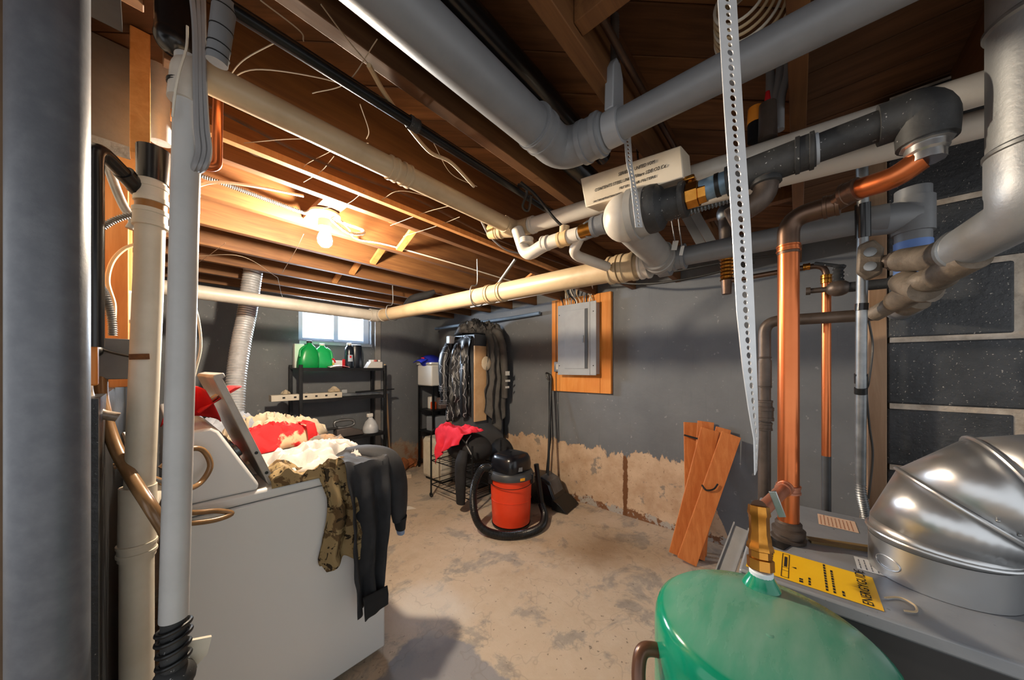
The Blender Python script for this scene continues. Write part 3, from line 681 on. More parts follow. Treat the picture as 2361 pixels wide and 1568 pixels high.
for (x0, y0, x1, y1, cl, nm) in ((1.06, -.10, 1.125, -.19, 'c9ccd1', 'white_data_label'), (1.29, -.045, 1.38, -.125, 'd9b79c', 'pink_data_label')):
    s_ = MB().add([(x0, y0, zz-.0006), (x1, y0, zz-.0006), (x1, y1, zz-.0006), (x0, y1, zz-.0006)], [(0, 1, 2, 3)]).build(nm, M(nm, cl, None, .5), t, smooth=0)
    for k in range(9):
        yy = y0+(y1-y0)*(k+.7)/10; b = MB(); xx = x0+.006
        while xx < x1-.012:
            L = rng.uniform(.004, .012); b.bb(xx, yy-.0008, zz-.0005, xx+L, yy+.0008, zz-.0002); xx += L+.003
        b.build('print_line', M('grey_print', '555963', None, .7) if cl == 'c9ccd1' else M('rust_print', '9c5b38', None, .7), s_, smooth=0)
cable('boiler_wire', 'thin tan wire loop lying on the boiler top', [U(2040, 1378, Z=bz_+.003), U(2075, 1378, Z=bz_+.003), U(2108, 1395, Z=bz_+.003), U(2112, 1410, Z=bz_+.003), U(2085, 1408, Z=bz_+.003)], .0018, m_cabt)
# flue collar and mitred elbow
fc = V(1.12, -.225, bz_); fr = .102
t = thing('flue_elbow', 'galvanised segmented flue elbow rising from the boiler and turning right', 'duct', fc)
m_fl = M('bright_galvanised', 'b9bbbd', 'cdcecf', .33, .85, 3, .25, .8, .04, 12, rvar=.12)
ang = V(.10, -1, 0).normalized(); segs = []
def gore(p, th): return p
R_ = .155; ctr = fc+V(0, 0, .075)+ang*R_
MB().lathe(fc, (0, 0, 1), [(fr, .001), (fr, .072), (fr+.0005, .074)], 48).build('collar', m_fl, t)
ths = [0, 22.5, 45, 67.5, 90]
def ringp(th, r=fr):
    a = math.radians(th); c = ctr + (-ang*math.cos(a)+V(0, 0, 1)*math.sin(a))*R_; n = -ang*math.cos(a)+V(0, 0, 1)*math.sin(a); s_ = V(0, 0, 1).cross(ang)
    return [c + (n*math.cos(2*math.pi*k/40)+s_*math.sin(2*math.pi*k/40))*r for k in range(40)], c
for i, (a0, a1) in enumerate(((0, 8), (8, 35), (35, 64), (64, 90))):
    p0, _ = ringp(a0); p1, _ = ringp(a1)
    MB().add(p0+p1, [(k, (k+1) % 40, 40+(k+1) % 40, 40+k) for k in range(40)]).build('gore', m_fl, t, solid=-.001, smooth=60)
for a0 in (3, 35, 64):
    rr, _ = ringp(a0, fr+.0015); MB().tube(rr, .0042, 8, closed=True).build('seam_bead', m_fl, t)
p1, c1 = ringp(90)
MB().add(p1+[q_+ang*.5 for q_ in p1], [(k, (k+1) % 40, 40+(k+1) % 40, 40+k) for k in range(40)]).build('pipe', m_fl, t, solid=-.001, smooth=60)
nrm = V(-.75, -.66, 0).normalized(); oc = fc+V(-fr*.60, fr*.80, .030)
od = V(-.60, .80, 0); os_ = V(.80, .60, 0)
MB().tube([fc+(od*math.cos(a_/fr*0+ (math.cos(u)*.024)/fr) + os_*math.sin((math.cos(u)*.024)/fr))*(fr+.0005)+V(0, 0, .032+.013*math.sin(u)) for u in [2*math.pi*k/24 for k in range(24)] for a_ in (0,)], .0012, 6, closed=True).build('embossed_mark', m_fl, t)
for k in range(4):
    rr, _ = ringp(40+k*0, fr+.001); pp = rr[6+k*2 - 20]
    MB().ball(rr[(30-k*2) % 40], .003, n=8, m=6).build('rivet', m_galv2, t)
# ------------------------------------------------------------------ green pressure tank
tc = V(.683, .045, 0); tr = .1645; tz = .98
m_tank = NT('green_tank_paint')
v_ = m_tank.noise(3.0, 6, .65, m_tank.vec((1, 1, 1))); st_ = m_tank.noise(2.4, 6, .6, m_tank.vec((2.2, 9, 1), (0, 0, .9)))
cc_ = m_tank.mix(m_tank.ramp(v_, .35, .65), lin('0f7f5f'), lin('168c6b'))
nz = m_tank.n('SeparateXYZ', i_0=m_tank.n('NewGeometry').outputs['Normal']).outputs[2]
dust = m_tank.math('MULTIPLY', m_tank.ramp(nz, .8, .97), m_tank.math('ADD', .14, m_tank.math('MULTIPLY', m_tank.ramp(st_, .30, .80), .42)))
cc_ = m_tank.mix(dust, cc_, lin('a6b8ae'))
m_tk = m_tank.fin(cc_, m_tank.math('ADD', .14, m_tank.math('MULTIPLY', dust, .5)), 0, .5)
t = thing('pressure_tank', 'green enamelled pressure tank with a brass fitting on its top', 'tank', tc)
MB().lathe(tc, (0, 0, 1), [(tr*.96, .06), (tr, .08), (tr, tz-.045), (tr*.992, tz-.030), (tr*.965, tz-.016), (tr*.90, tz-.007), (tr*.6, tz+.006), (tr*.3, tz+.012), (.02, tz+.014)], 64).build('shell', m_tk, t)
MB().lathe(tc, (0, 0, 1), [(tr*.9, 0), (tr*.9, .065)], 40).build('stand', m_black, t)
fp = U(1755, 1345, Z=tz+.013)
MB().lathe(fp, (0, 0, 1), [(.030, -.004), (.026, .004), (.021, .012), (.0185, .018)], 24).build('spigot', m_tk, t)
MB().lathe(fp, (0, 0, 1), [(.0185, .012), (.019, .024), (.0175, .026)], 20).build('seal_tape', M('white_tape', 'd4dadf', None, .6), t)
ax = (U(1742, 1200, X=fp.x+.06)-fp).normalized()
MB().lathe(fp, V(ax.x*.35, ax.y*.35, 1), [(.0175, .024), (.0215, .026), (.0215, .044), (.018, .046), (.018, .058), (.022, .060), (.021, .068), (.0185, .072), (.0185, .080), (.0165, .09), (.0165, .12), (.019, .124), (.017, .14)], 8).build('brass_fitting', m_brass, t)
ft = fp+V(ax.x*.35, ax.y*.35, 1).normalized()*.138
MB().tube([ft, ft+(d1-ft)*.5, d1], [.013, .012, .0145], 14).build('elbow_pipe', m_copperd, t)
MB().beam(ft+V(.02, -.02, .03), ft+V(.03, -.035, -.02), .012, .004, (1, 0, 0)).build('lever_handle', m_galv, t, bevel=.001)
MB().lathe(U(1775, 1468, Z=tz+.009), (0, 0, 1), [(.008, -.004), (.008, .001), (.005, .003)], 14).build('plug', m_tk, t)
hp = [V(tc.x-tr*.80, tc.y+tr*.62, z_) for z_ in (.93,)]
o0 = V(-.55, .83, 0).normalized()
b0 = tc+o0*tr
side = V(-.83, -.55, 0)
MB().tube(spl([b0+V(0, 0, .90)+side*-.01-o0*.02, b0+V(0, 0, .905)+o0*.022+side*-.004, b0+V(0, 0, .885)+o0*.036+side*.012, b0+V(0, 0, .855)+o0*.036+side*.03, b0+V(0, 0, .83)+o0*.018+side*.045, b0+V(0, 0, .82)-o0*.02+side*.055], 8), .0115, 14).build('side_pipe', M('brown_enamel', '6b4a38', '5a3d2d', .3, .3), t)
ch = thing('metal_channel', 'pale metal channel leaning behind the green tank', 'channel', (1.62, .40, 0))
pA, pB = U(1672, 1300, X=1.6), U(1705, 1215, X=1.75)
pA = V(1.42, .30, .0); pB = V(1.72, .235, .62)
pA = U(1680, 1296, X=1.55); pB = U(1708, 1218, X=1.72)
MB().beam(pA+(pA-pB).normalized()*pA.z*1.6, pB, .05, .006, (-1, 0, .3)).build('web', M('pale_aluminium', 'b9bbbe', 'a9abae', .4, .3, 8), ch); dB = (pB-pA).normalized()
sd = dB.cross(V(-1, 0, .3)).normalized()
for s_ in (-1, 1): MB().beam(pA+(pA-pB).normalized()*pA.z*1.6+sd*.027*s_+V(.012, 0, 0), pB+sd*.027*s_+V(.012, 0, 0), .005, .03, (-1, 0, .3)).build('flange', M('pale_aluminium', 'b9bbbe'), ch)
# ------------------------------------------------------------------ left side: steel post, stacks, boxes, hoses
t = thing('steel_post', 'thick grey steel post at the left edge of the picture', 'post', (-.11, .99, 0))
MB().tube([(-.11, .99, .012), (-.11, .99, 2.11)], .0445, 40).build('shaft', M('grey_post_paint', '5c5f66', '696c72', .42, .2, 30, .4, .7, .04, 200), t)
MB().bb(-.19, .91, 0, -.03, 1.07, .012).build('base_plate', m_blackm, t); MB().bb(-.19, .91, 2.11, -.03, 1.07, 2.13).build('cap_plate', m_blackm, t)
t = thing('white_stack_pipe', 'white plastic stack in front of the washer with a rubber coupling below', 'pipe', U(398, 1500, Y=1.005))
yS = 1.005
sTop, sBot = U(421, 165, Y=yS), U(401, 1425, Y=yS)
MB().tube([V(sTop.x+.01, yS, 2.08), sBot], .0235, 28).build('pipe', M('grey_white_pvc', 'b9b9b8', 'adadac', .4, 0, 6), t)
MB().tube(fil([V(sTop.x+.004, yS, 1.98), V(sTop.x+.01, yS, cz), V(.095, yS, cz)], .035, 6), .029, 24).build('tee', m_pvcw, t)
ring(t, 'coupling', m_black, U(420, 198, Y=yS), (0, 0, 1), .008, .0245)
MB().tube([sBot+V(0, 0, .01), V(sBot.x, yS, .70), V(sBot.x-.002, yS, .30), V(sBot.x, yS, .0)], [.021, .021, .026, .026], 24).build('lower_pipe', m_dgrey, t)
for z_, r_ in ((.845, .026), (.825, .0265), (.80, .0245), (.775, .025), (.70, .028), (.66, .029)):
    MB().tube([V(sBot.x, yS, z_)+V(math.cos(k/24*2*math.pi)*r_, math.sin(k/24*2*math.pi)*r_, .006*math.cos(k/24*2*math.pi+.8)) for k in range(24)], .0045, 8, closed=True).build('rubber_ring', m_black, t)
MB().ball(V(sBot.x, yS, .735), .036, (1, 1, .9), 18, 12).build('rubber_boot', m_dgrey, t)
MB().prism([V(sBot.x+.02, yS+.02, .79), V(sBot.x+.062, yS+.02, .775), V(sBot.x+.055, yS+.02, .74), V(sBot.x+.03, yS+.02, .72)], (0, .008, 0)).build('paper_tag', m_cream, t)
t = thing('cream_stack_pipe', 'cream plastic stack with two sleeves standing left of the white stack', 'pipe', (-.01, 1.25, 0))
yB = 1.25; cT, cB = U(350, 415, Y=yB), U(318, 1568, Y=yB)
MB().tube([cT, U(343, 640, Y=yB), U(322, 1130, Y=yB)], .0275, 28).build('pipe', m_cream, t)
ring(t, 'coupling', m_cream, U(349, 448, Y=yB), (0, 0, 1), .05, .032); ring(t, 'coupling', m_cream, U(347, 505, Y=yB), (0, 0, 1), .045, .033)
MB().tube([U(349, 468, Y=yB), U(348, 488, Y=yB)], .0290, 24).build('stained_gap', M('amber_glue', '9a6a34', '7a4e20', .4), t)
MB().tube([U(352, 420, Y=yB), U(354, 345, Y=yB)], [.029, .031], 24).build('rubber_cap', m_abs, t)
MB().tube([U(319, 1120, Y=yB), U(316, 1285, Y=yB)], .033, 28).build('wye', m_cream, t); MB().tube([U(316, 1200, Y=yB), U(350, 1130, Y=yB+.09)], .026, 20).build('wye_branch', m_cream, t)
MB().tube([U(316, 1280, Y=yB), V(U(316, 1500, Y=yB).x, yB, 0)], .030, 28).build('lower_pipe', m_cream, t)
ring(t, 'coupling', m_cream, U(316, 1262, Y=yB), (0, 0, 1), .03, .036)
MB().beam(U(297, 823, Y=yB-.034), U(345, 822, Y=yB-.036), .014, .003, (0, 1, 0)).build('rusty_clip', M('rust', '7a4a22', '4a2a12', .8, .2, 40), t)
t = thing('black_drain_arm', 'black plastic drain arm rising beside the steel post to the cream stack', 'pipe', (-.085, 1.17, .9))
av = U(216, 330, Y=1.16)
MB().tube(fil([U(216, 800, Y=1.16), av, V(-.02, 1.235, 1.862)], .035, 6), .0155, 18).build('pipe', m_abs, t); ring(t, 'coupling', m_abs, V(-.02, 1.235, 1.862), V(-.03, 1.22, 1.86)-av, .05, .02)
# junction box and flexible conduits
jb = U(252, 828, Y=1.42)
t = thing('junction_box', 'grey steel junction box behind the cream stack', 'electrical box', jb)
MB().box(jb, (.075, .06, .105)).build('box', M('grey_box_steel', '6a6d70', '5a5d60', .5, .4), t, bevel=.004); MB().box(jb+V(.0, -.033, 0), (.08, .006, .11)).build('cover', M('grey_box_steel', '6a6d70'), t, bevel=.002)
MB().ball(jb+V(-.03, -.05, .02), .024, (1, 1, .8), 14, 8).build('knob', m_black, t); MB().tube(spl([jb+V(-.02, -.05, .03), jb+V(.01, -.06, .015), jb+V(.06, -.09, .0)]), .003, 6).build('lead', m_cabk, t)
q2 = lambda px, py, Y=1.45: U(px, py, Y=Y)
tag(ribbed(spl([q2(225, 532), q2(260, 510), q2(300, 496), q2(325, 494)]), .0075, .006, .18).build('armoured_cable', m_galv2), 'armoured cable arching from the black arm to the cream stack', 'cable')
tag(ribbed(spl([q2(214, 600, 1.3), q2(228, 650), q2(246, 690), q2(258, 740), q2(260, 775)]), .0085, .006, .18).build('armoured_cable', m_galv2), 'armoured cable dropping into the grey junction box', 'cable')
cable('house_cable', 'pale tan cable curving down the orange stud', [q2(318, 562, 1.66), q2(285, 575, 1.66), q2(258, 605, 1.66), q2(248, 650, 1.66), q2(262, 700, 1.66), q2(262, 740, 1.64)], .006, m_cabt)
tag(MB().tube(spl([q2(238, 345, 1.55), q2(262, 420, 1.55), q2(285, 475, 1.55), q2(307, 510, 1.55), q2(300, 528, 1.55)]), .011, 12).build('silver_conduit', m_galv2), 'silver conduit slanting down the left plank wall', 'conduit')
tag(MB().box(q2(298, 708, 1.9), (.05, .05, .12)).build('white_switch_box', m_wplas, bevel=.01), 'small white box on the left wall behind the cream stack', 'switch')
tag(MB().box(q2(202, 838, 1.2), (.03, .03, .10)).build('orange_cover', M('bright_orange_plastic', 'e08a3c', None, .4), bevel=.004), 'small orange plate beside the steel post', 'plate')
m_hose = M('amber_hose', '8a6a48', '6e5236', .25, .1, 8)
tag(MB().tube(spl([q2(232, 865, 1.4), q2(236, 930, 1.36), q2(262, 1020, 1.3), q2(300, 1095, 1.22), q2(345, 1165, 1.12), q2(385, 1230, 1.1), q2(420, 1300, 1.1)]), .013, 14).build('drain_hose', m_hose), 'thick amber drain hose slanting from the junction box past the cream stack', 'hose')
tag(MB().tube(spl([q2(196, 850, 1.3), q2(200, 910, 1.28), q2(225, 950, 1.26), q2(272, 962, 1.26)]), .0115, 12).build('clear_hose', M('cloudy_hose', 'a89b8c', '7d6c5b', .3, 0, 30)), 'short cloudy hose piece sagging beside the steel post', 'hose')
tag(MB().tube(spl([q2(262, 1075, 1.3), q2(290, 1070, 1.3), q2(330, 1095, 1.3), q2(370, 1110, 1.32), q2(420, 1128, 1.4), q2(460, 1115, 1.46), q2(485, 1075, 1.48), q2(470, 1040, 1.48), q2(440, 1035, 1.47), q2(400, 1055, 1.46), q2(370, 1080, 1.45)]), .0085, 12).build('fill_hose', m_hose), 'amber fill hose looped round in front of the washer console', 'hose')
tag(MB().tube(spl([q2(300, 1080, 1.32), q2(380, 1140, 1.4), q2(430, 1180, 1.46), q2(500, 1178, 1.48), q2(534, 1184, 1.48), q2(500, 1198, 1.47), q2(445, 1206, 1.46), q2(400, 1205, 1.45)]), .0085, 12).build('fill_hose', m_hose), 'amber fill hose doubled back on the washer side panel', 'hose')
tag(MB().tube(spl([q2(330, 1100, 1.34), q2(300, 1050, 1.33), q2(285, 1000, 1.33), q2(310, 1060, 1.31), q2(355, 1105, 1.3), q2(420, 1118, 1.38)]), .005, 8).build('braided_hose', m_galv2), 'thin braided hose behind the amber hoses', 'hose')
# upper left cluster
tag(MB().tube([q2(358, -20, 1.5), q2(360, 120, 1.5), q2(370, 225, 1.5), q2(371, 330, 1.5)], [.028, .03, .026, .024], 18).build('metal_vent', M('bright_crumpled_foil', 'd0d2d5', 'bcbec1', .35, .2, 10, bump=.25, bscale=22)), 'crumpled silver vent pipe at the upper left', 'pipe')
t = thing('black_vent_fitting', 'fat black vent fitting above the white stack', 'fitting', q2(400, 80, 1.12))
pq = q2(402, 95, 1.12); MB().ball(pq, .036, (1, 1, 1), 20, 12).build('elbow', m_abs, t); MB().tube([pq, pq+V(0, .0, .16)], .034, 20).build('pipe', m_abs, t)
for i, (px, lab) in enumerate(((450, 'left'), (459, 'middle'), (468, 'right'))):
    cable('grey_feed_cable', ['thick grey cable hugging the top of the white stack', 'middle grey cable beside the top of the white stack', 'grey cable right of the white stack ending at the copper elbow'][i],
          [q2(px-10+i*4, -40, .93), q2(px, 60, .95), q2(px+2, 180, .97), q2(px+4+i*2, 290, .975), q2(px+8+i*3, 350, .98), q2(px-5+i*2, 390, .985), q2(428, 402, 1.05)], .0055, m_cabg, group='feed cables by the white stack')
cable('white_wire', 'thin white wire crossing in front of the white stack top', [q2(432, 60, .96), q2(430, 110, .965), q2(414, 165, .97), q2(404, 215, .975), q2(398, 270, .98)], .0022, m_cabw)
t = thing('copper_stub', 'copper pipe dropping from the ceiling and hooking left by the white stack', 'pipe', q2(500, 385, 1.1))
MB().tube(fil([q2(503, 190, 1.09), q2(500, 388, 1.09), q2(455, 380, 1.09)], .03, 6), .0105, 16).build('pipe', m_copper, t)
t = thing('grey_pipe_drop', 'short grey plastic pipe with bands pointing down from the ceiling', 'pipe', q2(510, 140, .86))
a_, b_ = q2(519, 5, .84), q2(500, 145, .86)
MB().tube([a_, b_], [.019, .017], 20).build('pipe', m_pvcg, t)
for k in (.12, .45, .72, .88): MB().tube([a_.lerp(b_, k), a_.lerp(b_, k+.015)], .0195-.001*k, 20).build('band', m_black, t)
dpz = a_.z+.015
t = thing('dark_pipe_line', 'thin dark pipe running under the joists with a bright lower edge', 'pipe', (1, .84, 2.1))
MB().tube(fil([V(a_.x, a_.y, a_.z-.01), V(a_.x, .84, 2.112), V(1.35, .84, 2.112)], .03, 6), .0145, 16).build('pipe', M('black_iron_pipe', '1f2022', '2b2c2e', .3, .7), t)
ring(t, 'coupling', m_dgrey, V(.52, .84, 2.112), (1, 0, 0), .03, .019)
tag(MB().tube([V(.55, .34, 2.21), V(2.2, .34, 2.21)], .009, 10).build('thin_copper_line', m_copperd), 'thin tarnished copper line beside the joist behind the hanger rod', 'pipe')
tag(MB().tube([V(-.6, .66, 2.2), V(1.25, .66, 2.2)], .04, 18).build('black_duct_pipe', m_abs), 'fat black pipe tucked between the joist and the grey drain', 'pipe')
tag(MB().tube([V(-.6, .60, 2.27), V(1.25, .60, 2.27)], .03, 14).build('black_duct_pipe', m_abs), 'second black pipe higher up above the grey drain', 'pipe')
# ------------------------------------------------------------------ cloth helpers
def drape(o, u, n, W, inn, drop, folds=4, amp=.02, seed=0, taper=0, lift=.008, nu=46, nv=30, skew=0, wav=.012):
    o, u, n = Vector(o), Vector(u).normalized(), Vector(n).normalized(); zup = Vector((0, 0, 1))
    def fn(s, w):
        D = drop(w) if callable(drop) else drop
        d = s*(inn+D); x = w-.5
        if d < inn:
            h = fbm((w*3+seed, d*7, seed), 1.0)*wav*1.6
            return o+u*(W*(w)) - n*(inn-d) + zup*(lift+max(h, -.003)+.004*math.sin(w*folds*6.28+seed))
        dd = d-inn; k = min(1, dd/.16); k = k*k*(3-2*k)
        f = math.sin(w*folds*6.283+seed+.8*math.sin(dd*5+seed))*amp + fbm((w*4+seed, dd*3, seed+3), 1.0)*amp*.9
        e = min(1, dd/.03)
        return o+u*(W*(.5+x*(1+taper*dd/max(D, .01))) + skew*dd + fbm((dd*4, w*2, seed), 1)*wav) + n*(.012*e+(amp*1.1+f)*k) + zup*(lift*(1-e)-dd)
    return MB().grid(fn, nu, nv)
def mound(c, rx, ry, h, seed=0, rot=0, fold=.5, flat=.55, n=44, m=16, sx=2.2):
    c = Vector(c)
    def fn(a, r):
        th = a*2*math.pi; rr = r*(1+.16*math.sin(th*3+seed)+.10*math.sin(th*5+seed*2))
        x, y = math.cos(th)*rr*rx, math.sin(th)*rr*ry
        b = max(0, 1-r*r)**flat
        rg = 1-abs(fbm((x*sx*4+seed, y*sx*4, seed), 1.0, 3))*2
        z = h*b*(1-fold+fold*rg)
        return c+Vector((x*math.cos(rot)-y*math.sin(rot), x*math.sin(rot)+y*math.cos(rot), max(z, .002 if r > .98 else .004)))
    return MB().grid(fn, n, m)
def clothm(name, c1, c2=None, sc=8, lo=.4, hi=.6, rough=.85): return M(name, c1, c2, rough, 0, sc, lo, hi, .12, 350)
m_camo = NT('camouflage_cloth'); n1 = m_camo.noise(15, 5, .6, dist=.8); n2 = m_camo.noise(24, 4, .6, dist=.6)
cc = m_camo.mix(m_camo.ramp(n1, .44, .48), lin('5f4c33'), lin('94805c')); cc = m_camo.mix(m_camo.ramp(n2, .57, .60), cc, lin('2f271c')); m_camo = m_camo.fin(cc, .85, 0, .2)
m_hood = clothm('charcoal_fleece', '202226', '2a2c31'); m_wcl = clothm('white_cotton', 'c6c1bb', 'b2aca6'); m_ccl = clothm('cream_cotton', 'bfb29c', 'ae9d82'); m_gcl = clothm('grey_cotton', '9aa0ab', '7d8390')
m_redc = clothm('red_cotton', 'd21a20', 'b41218'); m_redm = clothm('red_cream_knit', 'cf1a20', 'c9a988', 5, .56, .60); m_pink = clothm('coral_red_jersey', 'e82c42', 'd61e36', 6)
# ------------------------------------------------------------------ washer and dryer
wx0_, wx1_, wy0, wy1, wt = .06, .80, 1.53, 2.20, .94
def machine(name, label, y0, y1, lid):
    t = thing(name, label, 'washing machine' if lid else 'dryer', ((wx0_+wx1_)/2, (y0+y1)/2, 0))
    MB().bb(wx0_, y0, .03, wx1_-.012, y1, wt-.045).build('body', m_white, t, bevel=.008)
    MB().bb(wx0_, y0-.003, wt-.042, wx1_, y1+.003, wt).build('top_panel', m_white, t, bevel=.012)
    MB().prism([(wx0_, y0+.002, wt+.001), (wx0_, y0+.002, wt+.245), (.155, y0+.002, wt+.255), (.175, y0+.002, wt+.24), (.29, y0+.002, wt+.02), (.285, y0+.002, wt+.001)], (0, y1-y0-.004, 0)).build('console', m_white, t, bevel=.01)
    MB().prism([(.183, y0+.03, wt+.232), (.287, y0+.03, wt+.035), (.279, y0+.03, wt+.03), (.175, y0+.03, wt+.226)], (0, y1-y0-.06, 0)).build('control_panel', M('dark_control_panel', '2c2b2b', '3d3b39', .3, .2), t)
    for k in range(4): MB().lathe((.232, y0+.12+k*.13, wt+.135), (.88, 0, .47), [(.026, 0), (.024, .016), (.02, .018)], 20).build('dial', m_galv2, t)
    for x in (wx0_+.06, wx1_-.08):
        for y in (y0+.06, y1-.06): MB().cyl((x, y, 0), (x, y, .031), .02).build('foot', m_black, t)
    return t
wa = machine('washing_machine', 'white washing machine with raised lid draped with clothes', wy0, wy1, True)
a_, b_ = V(.335, 0, wt+.006), V(.172, 0, 1.372); dl = (b_-a_).normalized(); nl = V(dl.z, 0, -dl.x)
pl = [a_+nl*.012, a_-nl*.012, b_-nl*.012, b_-nl*.004+dl*.008, b_+nl*.022+dl*.006, b_+nl*.022-dl*.01, b_+nl*.012-dl*.014]
lid = MB().prism([p+V(0, wy0+.03, 0) for p in pl], (0, .52, 0)).build('lid', M('lid_grey_enamel', 'a9a6a1', '94918c', .4, .1), wa, bevel=.003)
for k in (.03, .12): MB().lathe(a_+dl*(k+.02)+V(0, wy0+.03, 0), (0, -1, 0), [(.006, -.001), (.006, .002)], 10).build('bolt', m_black, lid)
MB().bb(.40, wy0+.06, wt-.012, .76, wy1-.06, wt+.0015).build('tub_opening', M('tub_rim', 'cfccc8', None, .35), wa, bevel=.001)
dr = machine('clothes_dryer', 'white dryer behind the washing machine under a heap of laundry', wy1+.03, wy1+.70, False)
# laundry
tag(mound((.52, 2.55, wt+.001), .30, .24, .18, 2, .25, .7, .5, 60, 20).build('laundry_cloth', m_ccl, solid=.004), 'cream cotton garment heaped on the dryer', 'clothing', 'laundry on the machines')
tag(mound((.36, 2.62, wt+.002), .20, .20, .20, 5, .1, .6).build('laundry_cloth', m_gcl, solid=.004), 'grey and white crumpled garment at the back of the dryer', 'clothing', 'laundry on the machines')
tag(mound((.50, 2.30, wt+.001), .24, .13, .15, 9, .12, .6).build('laundry_cloth', m_redm, solid=.004), 'red and cream garment lying on the dryer', 'clothing', 'laundry on the machines')
tie = tag(drape((.64, 2.20, wt+.12), (1, 0, 0), (0.3, -1, 0), .045, .10, .10, 1, .004, 3, .25, .01, 20, 6).build('red_tie', m_redc, solid=.002), 'red fabric strap hanging off the red garment', 'clothing')
tag(mound((.62, 2.36, wt+.0), .16, .05, .09, 4, -.35, .4).build('brown_strap_cloth', clothm('tan_suede', '9c7f5e', '846a4c'), solid=.003), 'tan strap bundle beside the red garment', 'clothing')
tag(mound((.56, 1.80, wt+.001), .24, .24, .095, 12, 0, .8, .5, 60, 22, 1.7).build('laundry_cloth', m_wcl, solid=.004), 'white sheet bunched on the washing machine top', 'clothing', 'laundry on the machines')
tag(mound((.70, 2.06, wt+.001), .13, .10, .075, 15, .5, .5).build('laundry_cloth', clothm('grey_tan_knit', '6c6762', 'b08a5f', 7), solid=.004), 'grey and tan knit garment at the far corner of the washing machine', 'clothing', 'laundry on the machines')
# red mesh cap propped on the console
cp = V(.11, 1.62, wt+.255)
t = thing('red_hat', 'red peaked hat with a cream panel on the washing machine console', 'hat', cp)
MB().grid(lambda a, b: cp+V(.005+.075*math.cos(math.pi*a)*(1-.55*b), .10*math.sin(math.pi*(a*2-.5))*.5+.07, .004+.115*b**.8+.02*math.sin(a*3.1)), 20, 10).build('crown', m_redc, t, solid=.004)
MB().grid(lambda a, b: cp+V(.02+.10*b+.03*math.sin(a*3.14)*b, .0+.15*a, .045+.09*b), 12, 8).build('bill', m_redc, t, solid=.004)
MB().grid(lambda a, b: cp+V(.055+.05*b, .03+.08*a, .083+.045*b), 6, 6).build('front_panel', m_ccl, t, solid=.003)
# camouflage jacket and hoodie over the near side
e0 = V(.455, wy0-.006, wt)
tag(drape((.325, wy0-.004, wt), (1, 0, 0), (0, -1, 0), .335, .20, lambda w: .012+.36*min(1, max(0, (w-.50)/.06)) if w < .6 else .385+.02*math.sin(w*14), 4, .022, 4, -.03, .014, 60, 48, .0, .045).build('camouflage_jacket', m_camo, solid=.004),
    'brown camouflage jacket draped over the washing machine edge', 'jacket')
t = thing('hooded_sweatshirt', 'charcoal sweatshirt hanging over the washing machine corner', 'sweatshirt', (.70, wy0, .4))
drape((.585, wy0-.040, wt+.016), (1, 0, 0), (0, -1, 0), .20, .34, lambda w: .60+.05*(1-w), 2, .020, 8, -.42, .014, 60, 34, -.02, .012).build('body', m_hood, t, solid=.004)
drape((.585+.045, wy0-.107, .40), (1, 0, 0), (0, -1, 0), .112, .0, lambda w: .075+.02*(1-w), 2, .004, 8, -.05, .0, 10, 20, 0, .004).build('waistband', clothm('charcoal_rib', '17191c'), t, solid=.004)
MB().tube(spl([V(.70, wy0+.26, wt+.02), V(.755, wy0+.12, wt+.035), V(.815, wy0+.03, wt+.005), V(.842, wy0-.005, wt-.09), V(.85, wy0-.015, wt-.20), V(.862, wy0-.005, wt-.30)], 6), [.04, .055, .066, .074, .076, .072, .064, .05], 20, sq=.58).build('sleeve', m_hood, t)
MB().tube(spl([V(.861, wy0-.006, wt-.29), V(.870, wy0+.0, wt-.36)], 6), [.045, .036, .030], 18, sq=.75).build('cuff', clothm('charcoal_rib', '17191c'), t)
MB().tube([V(.868, wy0-.001, wt-.352), V(.874, wy0+.004, wt-.385)], [.027, .024], 16, sq=.75).build('lining', clothm('pale_blue_lining', '8fa3c2', '6f819c'), t)
# ------------------------------------------------------------------ flexible dryer duct
du = [V(.60, 3.30, 2.33), U(577, 668, Y=3.30), U(570, 720, Y=3.30), U(556, 790, Y=3.25), U(545, 870, Y=3.2), U(541, 940, Y=3.15), U(538, 1000, Y=3.1), V(.30, 3.02, .4), V(.30, 3.0, .07)]
tag(ribbed(spl(du, 10), .062, .02, .035, 24).build('flexible_duct', M('foil_duct', 'cfd2d6', 'b4b7bb', .3, .55, 20, bump=.2, bscale=60)), 'ribbed silver dryer duct climbing the window wall', 'duct')
# ------------------------------------------------------------------ black steel shelf under the window
sx0, sx1, sy0, sy1 = 1.045, 1.935, 3.76, 4.10
t = thing('steel_shelf', 'black steel shelving unit under the basement window', 'shelf', ((sx0+sx1)/2, (sy0+sy1)/2, 0))
for x in (sx0, sx1):
    for y in (sy0, sy1):
        po = MB().bb(x-.016, y-.016, 0, x+.016, y+.016, 1.44).build('post', m_blackm, t, bevel=.003)
for z in (.16, .635, 1.08, 1.405):
    MB().bb(sx0-.01, sy0-.01, z-.012, sx1+.01, sy1+.01, z).build('shelf_board', m_blackm, t)
    MB().bb(sx0-.012, sy0-.014, z-.03, sx1+.012, sy0-.008, z+.003).build('shelf_rail', m_blackm, t)
